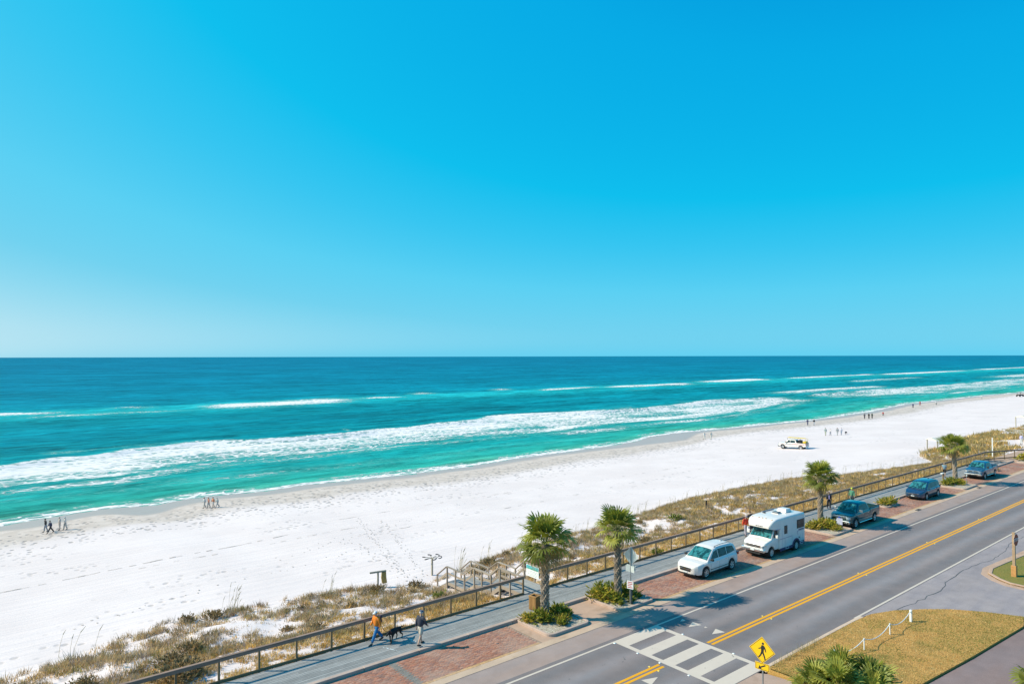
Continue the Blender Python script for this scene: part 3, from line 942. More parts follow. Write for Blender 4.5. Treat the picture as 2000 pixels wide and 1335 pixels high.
for x, sd in ((SX0, -1), (SX1, 1)):
    xx = x+sd*.09
    path = [(32.84, DZ), (35.1, DZ), (35.95, -.52), (37.9, -.52), (38.95, -1.20), (41.2, -1.20), (42.45, -2.1)]
    for (a, za), (b, zb) in zip(path[:-1], path[1:]):
        q = MB(); q.beam((xx, a, za+1.09), (xx, b, zb+1.09), .15, .045); q.build('hand_rail', m_stair, st)
        q = MB(); q.beam((xx-sd*.03, a, za+.62), (xx-sd*.03, b, zb+.62), .04, .13); q.build('mid_rail', m_stair, st)
        if za == zb:
            q = MB(); q.beam((xx-sd*.03, a, za-.10), (xx-sd*.03, b, zb-.10), .04, .2); q.build('rim_joist', m_stair, st)
    for y, z in ((34.0, DZ), (35.05, DZ), (36.0, -.52), (37.0, -.52), (37.85, -.52), (39.0, -1.2), (40.1, -1.2), (41.15, -1.2), (42.4, -2.1)):
        q = MB(); q.box((xx-.045, y-.045, z-1.2), (xx+.045, y+.045, z+1.066)); q.build('post', m_stair, st)
# notice board on the far rail of the first landing
nb = thing('notice_board', 'white notice board with a green and blue scene on the stair railing', 'sign', (SX1-.02, 34.1, DZ))
q = MB(); q.box((-.012, -.62, .32), (.012, .62, 1.06)); q.build('panel', M('sign_white', (.8, .8, .8), .5), nb)
q = MB(); q.box((-.018, -.60, .80), (-.0135, .60, 1.04)); q.build('sky_band', M('sign_teal', (.10, .42, .48), .5, var=.3), nb)
q = MB()
for k in range(10):
    y0 = -.58+k*.115
    q.add([(-.0205, y0, .80), (-.0205, y0+.13, .80), (-.0205, y0+.07, .80+random.uniform(.04, .14))], [(0,1,2)])
q.build('palm_print', M('sign_green', (.08, .34, .2), .5), nb)
q = MB()
for k in range(4): q.box((-.0165, -.5, .40+k*.09), (-.0135, random.uniform(.1, .5), .43+k*.09))
q.build('text_lines', M('sign_grey_text', (.45, .48, .48), .5), nb)

# ------------------------------------------------------------------ planting islands
def rrect(x0, x1, y0, y1, r, n=5):
    pts = []
    for cx, cy, a0 in ((x1-r, y0+r, -90), (x1-r, y1-r, 0), (x0+r, y1-r, 90), (x0+r, y0+r, 180)):
        for k in range(n+1):
            a = R(a0+90*k/n); pts.append((cx+r*math.cos(a), cy+r*math.sin(a)))
    return pts
t = NT('mulch_soil')
p = t.pos()
n1 = t.noise(p, 9, 4, .7)
c = t.ramp(n1, [(.3, (.20, .15, .10)), (.5, (.42, .35, .28)), (.65, (.62, .56, .48))])
t.P(color=c, rough=.95, spec=.1, normal=t.bump(n1, .8, .05))
m_soil = t.m
def island(label, x0, x1, y0, y1, h=.15):
    cx, cy = (x0+x1)/2, (y0+y1)/2
    t_ = thing('planting_island', label, 'planter', (cx, cy, 0), group='planting islands along the parking bays')
    o = rrect(x0-cx, x1-cx, y0-cy, y1-cy, .4)
    kerb_strip('kerb', o, .16, -.05, h, m_kerb, t_, close=True, bevel=.025)
    inn = rrect(x0-cx+.15, x1-cx-.15, y0-cy+.15, y1-cy-.15, .26)
    q = MB(); q.prism(inn, -.05, h-.05); q.build('soil', m_soil, t_)
    return t_
island('kerbed planting island with ragged palm and shrubs, left of the concrete pad', 24.75, 27.9, 27.05, V_KERB+.16)
island('kerbed planting island with a palm and sign pole, right of the concrete pad', 30.36, 33.5, 27.05, V_KERB+.16)
island('kerbed planting island with a palm behind the white camper', 56.7, 60.1, 27.05, V_KERB+.16)
island('small palmless planting island between the green pickup and the blue minivan', 71.2, 74.0, 28.7, V_KERB+.16, .13)
island('far kerbed planting island with a palm in front of the blue pickup', 87.4, 91.5, 27.05, V_KERB+.16)
island('farthest planting island with one shrub at the end of the bays', 115.5, 121, 27.6, 29.6, .13)
# grassed traffic island with the stop sign
ISL = [(54.1, 14.95), (55.0, 15.75), (56.4, 16.05), (58.5, 15.9), (62, 15.6), (70, 15.3), (70, 8), (56, 8), (54.2, 11), (53.55, 13.2), (53.6, 14.2)]
gi = thing('grass_island', 'kerbed grass island around the stop sign post at the right edge', 'traffic island', (0, 0, 0))
kerb_strip('gutter_edge', [(x, y) for x, y in reversed(ISL)], -.42, -.03, .012, m_pad, gi, close=True, bevel=0)
kerb_strip('kerb', list(ISL)[::-1], .22, -.05, .14, m_pad, gi, close=True, bevel=.03) if False else kerb_strip('kerb', ISL, -.22, -.05, .14, m_pad, gi, close=True, bevel=.03)
t = NT('green_lawn')
b_ = t.noise(t.pos(), 9, 4, .7); a = t.noise(t.pos(), 1.2, 4)
t.P(color=t.mix(t.mapr(b_, .35, .65, 0, 1, False), t.mix(t.mapr(a, .4, .6, 0, 1), (.13, .15, .03), (.2, .17, .045)), (.26, .2, .06)), rough=.9, spec=.1, normal=t.bump(b_, .9, .05))
q = MB(); q.prism(ISL, -.05, .10); q.build('turf', t.m, gi)
# ------------------------------------------------------------------ palms
def leafmat(name, c1, c2, c3):
    t = NT(name)
    n1 = t.noise(t.pos(), 2.5, 3)
    rnd = t.n('ObjectInfo').outputs['Random']
    f = t.math('ADD', t.math('MULTIPLY', n1, .5), t.math('MULTIPLY', rnd, .5))
    c = t.ramp(f, [(.2, c1), (.5, c2), (.8, c3)])
    t.P(color=c, rough=.5, spec=.35)
    ts = t.n('BsdfTranslucent', {'Color': t.mix(1.0, c, (1.15, 1.08, .5), 'MULTIPLY')})
    mx = t.n('MixShader', {0: .38, 1: t.p.outputs[0], 2: ts.outputs[0]})
    t.t.links.new(mx.outputs[0], t.out.inputs[0])
    return t.m
m_frond = leafmat('palm_frond', (.13, .15, .03), (.25, .265, .046), (.48, .46, .105))
m_frond_dry = leafmat('dry_palm_frond', (.36, .25, .12), (.50, .37, .2), (.28, .17, .07))
m_frond_yel = leafmat('yellowing_frond', (.30, .24, .03), (.42, .32, .04), (.25, .2, .04))
m_petiole = M('palm_petiole', (.22, .22, .07), .6)
m_trunk = M('palm_trunk', (.19, .14, .11), .9, scale=9, var=.3, bump=.6)
m_boot = M('palm_boot', (.36, .28, .22), .85, scale=7, var=.3)
def fan_mesh(name, mat, pet=.62, bl=.95, n=26, spread=118, droop=.25, fold=.10, wid=.055, seed=0):
    r_ = random.Random(seed)
    b = MB()
    b.tube([(0, 0, 0), (pet*.5, 0, .03), (pet, 0, 0)], [.022, .016, .012], 5, 1)
    for k in range(n):
        a = R(-spread+2*spread*k/(n-1)+r_.uniform(-2.5, 2.5))
        l = bl*(.72+.28*math.cos(a*.7))*r_.uniform(.88, 1.06)
        ca, sa = math.cos(a), math.sin(a)
        fz = fold*abs(math.sin(a))
        px, py = -sa, ca
        w = wid*r_.uniform(.8, 1.15)
        p0 = (pet, 0, 0)
        m1 = (pet+ca*l*.5, sa*l*.5, fz*l*.9+.05*l)
        dr = droop*r_.uniform(.5, 1.6)
        m2 = (pet+ca*l*.8, sa*l*.8, fz*l*.8+.02-dr*l*.28)
        tip = (pet+ca*l*.97, sa*l*.97, fz*l*.3-dr*l*.75)
        vs_ = [p0, (m1[0]+px*w/2, m1[1]+py*w/2, m1[2]-.008), (m1[0]-px*w/2, m1[1]-py*w/2, m1[2]-.008), m1,
               (m2[0]+px*w*.4, m2[1]+py*w*.4, m2[2]), (m2[0]-px*w*.4, m2[1]-py*w*.4, m2[2]), tip]
        b.add(vs_, [(0,1,3), (0,3,2), (1,4,5,3), (3,5,2), (4,6,5)], 0)
    o = b.build(name, [mat, m_petiole])
    me = o.data
    bpy.data.objects.remove(o)
    return me
fans = [fan_mesh('frond', m_frond, pet=.74, bl=.86, n=17, spread=108, wid=.105, fold=.16, seed=s, droop=d_) for s, d_ in ((1, .03), (2, .08), (3, .2), (4, .38))]
fans_dry = [fan_mesh('dry_frond', m_frond_dry, seed=s, droop=.9, n=16, wid=.045, bl=.75) for s in (11, 12)]
fans_yel = [fan_mesh('yellow_frond', m_frond_yel, seed=s, droop=.3) for s in (15,)]
def palm(label, x, y, z, h_top, lean=(0, 0), r0=.2, r1=.155, scale=1.0, nf=46, nd=10, seed=1, group='palms along the parking bays', curve=0.0, boots=True):
    r_ = random.Random(seed)
    t_ = thing('palm_tree', label, 'palm', (x, y, z), 0, group)
    hc = h_top-1.25*scale                                    # crown heart
    pts, rad = [], []
    for k in range(9):
        s = k/8
        pts.append((lean[0]*s+curve*math.sin(s*math.pi)*.5, lean[1]*s, hc*s-.1))
        rad.append((r0*(1-s)+r1*s)*(1.12 if k == 0 else 1)*r_.uniform(.96, 1.04))
    q = MB(); q.tube(pts, rad, 12); tr = q.build('trunk', m_trunk, t_, smooth=60)
    q = MB()
    nb = int(hc/.105)*6
    for k in range(nb):
        s = k/nb
        if s < .03: continue
        a = k*2.39996
        i = s*8; i0 = min(int(i), 7); f = i-i0
        c = Vector(pts[i0]).lerp(Vector(pts[i0+1]), f)
        rr = rad[i0]*(1-f)+rad[i0+1]*f
        out = Vector((math.cos(a), math.sin(a), 0)); sd = Vector((-math.sin(a), math.cos(a), 0))
        ln = .20*r_.uniform(.7, 1.15)
        st_ = .028+.055*(s**1.5)*r_.uniform(.3, 1.5) if boots else .02*r_.uniform(.5, 1.4)
        b0 = c+out*(rr*.96); w = .055
        tw = sd*(.05 if k % 2 else -.05)
        tip = b0+out*(st_+.015)+Vector((0, 0, ln))+tw
        q.add([b0-sd*w, b0+sd*w, b0+out*.03, tip+sd*.018, tip-sd*.018, tip+out*.016-Vector((0, 0, .03))], [(0,2,5,4), (2,1,3,5), (4,5,3), (0,4,3,1)])
    q.build('leaf_bases', m_boot, tr)
    heart = Vector(pts[-1])+Vector((0, 0, .05))
    for k in range(nf):
        s = (k+.5)/nf
        el = R(86-s*112+r_.uniform(-9, 9))
        az = k*2.39996+r_.uniform(-.25, .25)
        fm = fans[min(3, int(s*4.2*r_.uniform(.7, 1.2)))]
        if s > .8 and r_.random() < .12: fm = fans_yel[0]
        sc = scale*r_.uniform(.9, 1.08)*(1.0 if s > .15 else .85)
        inst(fm, 'frond', t_, heart+Vector((math.cos(az)*.06, math.sin(az)*.06, .10*(1-s))), (r_.uniform(-.5, .5), -el, az), sc)
    for k in range(nd):
        az = k*2.39996+r_.uniform(-.3, .3)
        inst(r_.choice(fans_dry), 'dry_frond', t_, heart-Vector((0, 0, .12+.1*r_.random())), (r_.uniform(-.6, .6), R(r_.uniform(28, 62)), az), scale*r_.uniform(.75, .95))
    return t_
palm('tall palm with a ragged broad crown rising from the island left of the concrete pad', 26.24, 29.15, .08, 5.75, (.05, -.05), r0=.23, r1=.18, scale=1.2, nf=28, nd=16, seed=3)
palm('palm with a rounded crown beside the silver back of a crossing sign', 31.86, 28.64, .08, 5.55, (-.02, 0), .21, .16, 1.06, 27, 7, seed=5)
palm('palm with a straight crosshatched trunk beside the white camper', 59.07, 29.45, .08, 5.5, (.05, 0), .22, .17, 1.12, 29, 9, seed=8, boots=False)
palm('farthest palm with a curved trunk in front of the blue pickup', 90.62, 29.1, .08, 5.7, (-.35, .1), .24, .18, 1.14, 28, 10, seed=12, curve=.45, boots=False)
# low clustering fan palms by the crossing
def fan_cluster(label, x, y, z, heads, seed, sc=1.0):
    r_ = random.Random(seed)
    t_ = thing('fan_palm', label, 'palm', (x, y, z))
    for (hx, hy, hz, n, yel) in heads:
        q = MB(); q.tube([(hx*.4, hy*.4, 0), (hx, hy, hz)], [.12, .09], 8); q.build('trunk', m_trunk, t_)
        for k in range(n):
            s = (k+.5)/n
            el = R(82-s*95+r_.uniform(-9, 9)); az = k*2.39996+r_.uniform(-.3, .3)
            fm = fans_yel[0] if r_.random() < yel else fans[min(3, int(s*4))]
            inst(fm, 'frond', t_, (hx, hy, hz), (r_.uniform(-.4, .4), -el, az), sc*r_.uniform(.85, 1.1))
        for k in range(3):
            inst(fans_dry[k % 2], 'dry_frond', t_, (hx, hy, hz-.1), (0, R(r_.uniform(20, 50)), r_.uniform(0, 6.3)), sc*.8)
    return t_
fan_cluster('bushy fan palm with yellowing fronds at the lower edge beside the yellow crossing sign', 29.95, 14.35, .08, [(-.3, .7, .25, 20, 0), (.55, -.1, .85, 18, .12), (-.35, -.3, .65, 20, .0), (1.15, -1.0, .65, 22, .0), (.4, -1.4, .5, 22, .05)], 21, .85)
fan_cluster('fan palm frond poking in at the lower right corner beside the driveway', 37.3, 8.55, 0.0, [(0, 0, .25, 18, .1)], 22, .9)

# ------------------------------------------------------------------ low shrubs in the islands
def shrub_mesh(name, n, r, h, cols, seed, leaf=.30):
    g = np.random.default_rng(seed)
    V, F, C = [], [], []
    for k in range(n):
        a = g.uniform(0, 2*np.pi); el = np.arccos(g.uniform(.05, 1)); 
        d_ = np.array([np.cos(a)*np.sin(el), np.sin(a)*np.sin(el), np.cos(el)])
        base = np.array([g.normal(0, r*.35), g.normal(0, r*.35), g.uniform(0, h*.25)])
        ln = leaf*g.uniform(.6, 1.25)*(h/.5)
        tip = base+d_*np.array([r*.8, r*.8, h])*g.uniform(.6, 1.05)
        sd = np.cross(d_, [0, 0, 1]); sd = sd/(np.linalg.norm(sd)+1e-6)
        col_ = np.array(cols[g.integers(len(cols))])*g.uniform(.7, 1.3)
        for j in range(4):                                   # small fan of blades at each tip
            aa = g.uniform(-.9, .9)
            dd_ = d_*np.cos(aa)+sd*np.sin(aa)+np.array([0, 0, .1]); dd_ = dd_/np.linalg.norm(dd_)
            s2 = np.cross(dd_, g.normal(size=3)); s2 = s2/(np.linalg.norm(s2)+1e-6)*.028
            o = len(V)
            q0 = tip-dd_*ln*.4
            V += [q0-s2*.6, q0+s2*.6, q0+dd_*ln*.5+s2, q0+dd_*ln, q0+dd_*ln*.5-s2]
            F += [(o, o+1, o+2), (o, o+2, o+4), (o+2, o+3, o+4)]
            C += [col_*g.uniform(.85, 1.15)]*3
    o = np_mesh(name, np.array(V), np.array(F), m_blade, colors=np.array(C))
    me = o.data; bpy.data.objects.remove(o)
    return me
GR = [(.19, .23, .03), (.32, .33, .045), (.50, .43, .06), (.12, .15, .024), (.60, .52, .10)]
GY = [(.48, .42, .055), (.64, .50, .07), (.28, .30, .04), (.64, .46, .12)]
shr = [shrub_mesh('shrub', 150, .55, .6, GR, s) for s in (1, 2)]+[shrub_mesh('shrub', 120, .5, .5, GY, s) for s in (3, 4)]+[shrub_mesh('shrub', 70, .32, .38, GR, 5)]
def shrub(label, x, y, kind, sc, group, z=.08):
    o = inst(shr[kind], 'shrub', None, (x, y, z), (0, 0, random.uniform(0, 6)), sc)
    return tag(o, label, 'shrub', group)
G1 = 'shrubs around the palm left of the concrete pad'
for lb, x, y, k, s in (('yellow green shrub at the left back corner of the island left of the pad', 25.25, 29.35, 2, .9), ('dark green shrub just left of the ragged palm trunk', 25.75, 28.95, 0, .95),
                       ('green shrub just right of the ragged palm trunk', 26.95, 29.0, 1, 1.0), ('green shrub at the right rim of the island left of the pad', 27.3, 28.55, 0, .75),
                       ('small yellow shrub in front of the ragged palm trunk', 26.6, 28.05, 3, .75), ('small brown green shrub at the front of the island left of the pad', 26.3, 27.75, 4, .9), ('low shrub at the foot of the ragged palm', 26.05, 28.5, 4, 1.0)):
    shrub(lb, x, y, k, s, G1)
G2 = 'shrubs around the palm right of the concrete pad'
for lb, x, y, k, s in (('yellow green shrub at the left back corner of the island right of the pad', 30.75, 29.45, 3, 1.05), ('dense yellow green shrub left of the rounded palm', 31.05, 28.9, 2, 1.15), ('green shrub behind the rounded palm trunk', 31.5, 29.5, 1, 1.15),
                       ('bright green shrub in front of the rounded palm trunk', 31.25, 28.4, 0, .85), ('green shrub right of the rounded palm trunk', 32.45, 29.2, 0, 1.1), ('green shrub behind the sign pole', 32.7, 28.5, 1, .95), ('small shrub at the foot of the sign pole', 31.9, 27.65, 4, .95), ('tiny shrub at the front of the island right of the pad', 31.1, 27.75, 4, .7), ('brown green shrub at the right rim by the brick bay', 32.9, 27.9, 4, .8)):
    shrub(lb, x, y, k, s, G2)
G3 = 'shrubs around the palm behind the camper'
for lb, x, y, k, s in (('golden shrub left of the palm behind the camper', 58.2, 29.0, 3, 1.35), ('yellow green shrub in front of the palm behind the camper', 58.7, 28.4, 2, 1.3), ('green shrub right of the palm behind the camper', 59.5, 28.9, 3, 1.15), ('golden green shrub touching the camper rear corner', 57.5, 29.3, 2, 1.2), ('small shrub below the low notice sign', 58.4, 27.8, 3, .9)):
    shrub(lb, x, y, k, s, G3)
for lb, x, y, k, s in (('golden shrub filling the left half of the small palmless island', 72.0, 29.4, 3, 1.2), ('golden shrub filling the right half of the small palmless island', 73.0, 29.25, 3, 1.25)):
    shrub(lb, x, y, k, s, 'shrubs on the small island')
for lb, x, y, k, s in (('low green shrub left of the farthest palm', 89.3, 29.2, 0, 1.15), ('low green shrub in front of the farthest palm', 90.2, 28.6, 2, 1.2), ('low green shrub right of the farthest palm', 91.0, 28.8, 2, .95), ('low shrub at the left end of the far island', 88.4, 29.3, 0, .9)):
    shrub(lb, x, y, k, s, 'shrubs under the farthest palm')
shrub('yellow green shrub on the farthest island at the right edge', 117.6, 28.9, 2, 2.0, 'shrubs on the farthest island')
shrub('small green shrub behind the blue pickup', 104.9, 29.2, 0, .8, 'shrubs on the farthest island', 0)

# ------------------------------------------------------------------ dune vegetation
def dune_scatter(n, u0, u1, v0f, v1f, seed):
    g = np.random.default_rng(seed)
    u = g.uniform(u0, u1, n); s = g.uniform(v0f, v1f, n)
    v = 33.0+s*(dune_edge(u)-33.0)
    return u, v, s
def not_stairs(u, v):
    return ~((u > 27.3) & (u < 30.1) & (v < 43.5))
parts = []
def clumps(u, v, nb, hgt, rad, wid, table, lean=.6):
    n = len(u)
    z = sand_z(u, v)
    uu = np.repeat(u, nb); vv = np.repeat(v, nb); zz_ = np.repeat(z, nb); hh = np.repeat(hgt, nb); rr = np.repeat(rad, nb)
    m = len(uu)
    a = rng.uniform(0, 2*np.pi, m); r_ = np.sqrt(rng.random(m))*rr
    P0 = np.stack([uu+r_*np.cos(a), vv+r_*np.sin(a), zz_-.02+rng.random(m)*np.where(lean < .5, .0, .35)*hh], 1)
    h = hh*rng.uniform(.45, 1.1, m)
    ccl = np.repeat(pal(n, table), nb, 0)
    C = ccl*rng.uniform(.65, 1.35, (m, 1))
    parts.append(blades(P0, h, h*rng.uniform(.2, 1.5, m)*lean, wid*rng.uniform(.7, 1.3, m), C))
GOLD = [(5, (.68, .42, .14)), (3, (.58, .35, .12)), (2, (.78, .55, .24)), (1.2, (.36, .28, .07)), (1.5, (.7, .54, .33))]
DRAB = [(4, (.50, .345, .19)), (3, (.58, .41, .24)), (2, (.26, .19, .10)), (1.5, (.33, .27, .09)), (1.5, (.52, .36, .17)), (2.5, (.46, .38, .31)), (1.5, (.36, .26, .22))]
def keep(u, v, s, dens):
    patch = .5*fbm(u*.4, v*.55, 3, 91)+.5*fbm(u*1.1, v*1.5, 3, 92)
    return (patch > dens) & not_stairs(u, v)
# golden turf strip by the railing
u, v, s = dune_scatter(26000, -2, 125, .0, .40, 1)
k = keep(u, v, s, .36) & (rng.random(len(u)) > s*1.0)
clumps(u[k], v[k], 14, rng.uniform(.10, .26, k.sum()), rng.uniform(.12, .28, k.sum()), .034, GOLD)
# mixed drab tufts over the dune
u, v, s = dune_scatter(15000, -2, 125, .18, 1.0, 2)
k = keep(u, v, s, .475)
clumps(u[k], v[k], 24, rng.uniform(.15, .42, k.sum()), rng.uniform(.15, .42, k.sum()), .036, DRAB)
u, v, s = dune_scatter(5000, -2, 125, .1, .98, 3)
k = keep(u, v, s, .44)
clumps(u[k], v[k], 18, rng.uniform(.12, .34, k.sum()), rng.uniform(.15, .35, k.sum()), .034, GOLD)
# sparse litter of little plants
u, v, s = dune_scatter(3500, -2, 125, .2, 1.02, 4)
k = not_stairs(u, v)
clumps(u[k], v[k], 8, np.full(k.sum(), .12), np.full(k.sum(), .22), .03, DRAB)
# denser golden cover right of the palm row
u, v, s = dune_scatter(7000, 58, 122, .05, .97, 5)
k = keep(u, v, s, .45)
clumps(u[k], v[k], 12, rng.uniform(.2, .45, k.sum()), rng.uniform(.25, .5, k.sum()), .06, GOLD+[(4, (.34, .27, .14)), (4, (.42, .30, .17))])
# far dune
u, v, s = dune_scatter(9000, 124, 330, .12, 1.0, 6)
pt = fbm(u*.12, v*.35, 3, 95)
k = (pt > .43)
clumps(u[k], v[k], 14, rng.uniform(.3, .8, k.sum()), rng.uniform(.5, 1.1, k.sum()), .13, GOLD+[(5, (.36, .28, .13)), (3, (.28, .24, .11))])
off = 0; VV, FF, CC = [], [], []
for a, b, c in parts:
    VV.append(a); FF.append(b+off); CC.append(c); off += len(a)
tag(np_mesh('dune_grass', np.concatenate(VV), np.concatenate(FF), m_blade, colors=np.concatenate(CC)), 'dry golden and drab dune grass covering the slope behind the railing', 'dune grass', kind='stuff')
# bushes one can pick out
bush_cols = [(.36, .25, .13), (.44, .29, .14), (.28, .21, .12), (.50, .33, .15), (.24, .19, .09)]
bushes = [shrub_mesh('dune_bush', 260, .75, .62, bush_cols, s, .2) for s in (31, 32, 33)]
bush_g = [shrub_mesh('dune_bush', 130, .55, .5, [(.2, .24, .04), (.32, .33, .07), (.14, .17, .03)], 34, .22)]
def bush(label, px, kind, sc):
    (x, y) = px
    o = inst((bushes+bush_g)[kind], 'dune_bush', None, (x, y, sz(x, y)-.05), (0, 0, random.uniform(0, 6)), (sc, sc, sc*random.uniform(.8, 1.1)))
    return tag(o, label, 'bush', 'bushes on the dune')
n_b = 0
g = random.Random(5)
for i in range(34):
    u_ = -1+i*1.62+g.uniform(-.5, .5)
    s_ = g.uniform(.3, .93)
    v_ = 33+s_*(float(dune_edge(u_))-33)
    if 26.6 < u_ < 30.8: continue
    tag(inst(bushes[i % 3], 'dune_bush', None, (u_, v_, sz(u_, v_)-.06), (0, 0, g.uniform(0, 6)), g.uniform(.4, .85)), 'drab brown bush scattered on the sandy dune slope', 'bush', 'brown bushes scattered on the dune')
bush('large russet bush on the dune just behind the railing in the lower left corner', (8.7, 36.0), 1, 1.35)
bush('bright green bush on the dune beyond the camper roof', (54.5, 41.5), 3, 1.35)
bush('green tuft at the dune edge beside the foot of the beach stairs', (25.0, 38.2), 3, .9)
bush('green tuft against the railing behind the white crossover', (42.2, 33.9), 3, 1.0)
# sea oats on the seaward edge
def oats_mesh(seed, n=14, h=1.6):
    g_ = np.random.default_rng(seed)
    b = MB()
    for k in range(n):
        x, y = g_.normal(0, .3, 2); hh = h*g_.uniform(.5, 1.1); lx = g_.uniform(.1, .5)*hh*.6
        pts = [(x, y, 0), (x+lx*.3, y, hh*.5), (x+lx*.75, y-.03, hh*.85), (x+lx*1.2, y-.05, hh)]
        b.tube(pts, [.009, .008, .007, .004], 3)
        b.tube([pts[2], pts[3]], [.02, .006], 4)
    for k in range(60):
        a = g_.uniform(0, 6.28); hh = g_.uniform(.2, .6); w = .02
        x, y = g_.normal(0, .2, 2)
        b.add([(x-w*math.sin(a), y+w*math.cos(a), 0), (x+w*math.sin(a), y-w*math.cos(a), 0), (x+math.cos(a)*hh*.7, y+math.sin(a)*hh*.7, hh)], [(0,1,2)])
    o = b.build('sea_oats', M('sea_oat_straw', (.36, .30, .19), .8, var=.3)); me = o.data; bpy.data.objects.remove(o)
    return me
oats = [oats_mesh(s, n_, h_) for s, n_, h_ in ((1, 16, 1.9), (2, 7, 1.5), (3, 4, 1.7))]
def oat(label, x, y, k, sc=1.0):
    return tag(inst(oats[k], 'sea_oats', None, (x, y, sz(x, y)-.05), (0, 0, random.uniform(-.4, .4)), sc), label, 'sea oats', 'sea oats on the dune edge')
oat('tall leaning tuft of sea oats on the dune edge above the left railing', 14.4, 46.6, 0)
oat('lone pair of sea oat stalks at the lower left dune edge', 5.3, 44.9, 2, 1.2)
oat('sparse sea oats on the dune edge left of the wooden bin rack', 20.6, 45.6, 1, 1.1)
oat('dense tall sea oats just behind the beach stairs', 31.2, 44.6, 0, 1.0)
oat('sea oats at the dune edge seen left of the ragged palm crown', 34.5, 45.6, 1, 1.1)
for x_ in list(np.arange(40, 118, 1.9)):
    yv = float(dune_edge(x_))-g.uniform(-.2, .9)
    tag(inst(oats[g.choice((1, 2, 1))], 'sea_oats', None, (x_+g.uniform(-.7, .7), yv, sz(x_, yv)-.05), (0, 0, g.uniform(-.6, .6)), g.uniform(.6, 1.0)), 'thin sea oats fringing the dune edge right of the palms', 'sea oats', 'sea oats fringing the dune')
# ------------------------------------------------------------------ vehicles (built facing +X, origin on the ground between the axles)
def paintm(name, c, metal=.0, rough=.28, coat=.8):
    if name in MATS: return MATS[name]
    t = NT(name)
    dirt = t.mapr(t.noise(t.pos(world=False), 3, 4), .4, .7, 0, .10)
    t.P(color=t.mix(dirt, c, (.3, .27, .23)), rough=rough, metal=metal, coat=coat, spec=.5)
    t.set(t.p, 'Coat Roughness', .06)
    MATS[name] = t.m
    return t.m
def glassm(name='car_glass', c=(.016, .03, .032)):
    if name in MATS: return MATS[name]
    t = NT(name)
    n_ = t.mapr(t.noise(t.pos((1.2, 2.6, 2.2), world=False), 1.6, 3), .42, .58, 0, 1)   # random dark and pale patches painted into the colour for reflections and interior
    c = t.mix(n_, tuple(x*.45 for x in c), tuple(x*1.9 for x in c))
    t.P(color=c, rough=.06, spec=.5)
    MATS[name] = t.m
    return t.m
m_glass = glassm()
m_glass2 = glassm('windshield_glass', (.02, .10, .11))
m_black = M('black_trim', (.02, .02, .022), .55, var=.1)
m_tyre = M('tyre_rubber', (.022, .022, .024), .8, var=.2)
m_alloy = M('wheel_alloy', (.62, .62, .64), .35, .7, var=.1)
m_chrome = M('chrome', (.75, .76, .78), .18, .95, var=.05)
m_lamp = M('headlamp_lens', (.42, .42, .43), .15, .1, coat=.8)
m_red = M('tail_lens', (.42, .02, .02), .25, coat=.6)
m_amber = M('amber_lens', (.75, .30, .05), .3, coat=.5)
m_plate = M('number_plate', (.7, .72, .74), .5)
m_inner = M('dark_interior', (.03, .03, .032), .9)
def tab(pts):
    xs = [p_[0] for p_ in pts]; ys = [p_[1] for p_ in pts]
    return lambda x: float(np.interp(x, xs, ys))
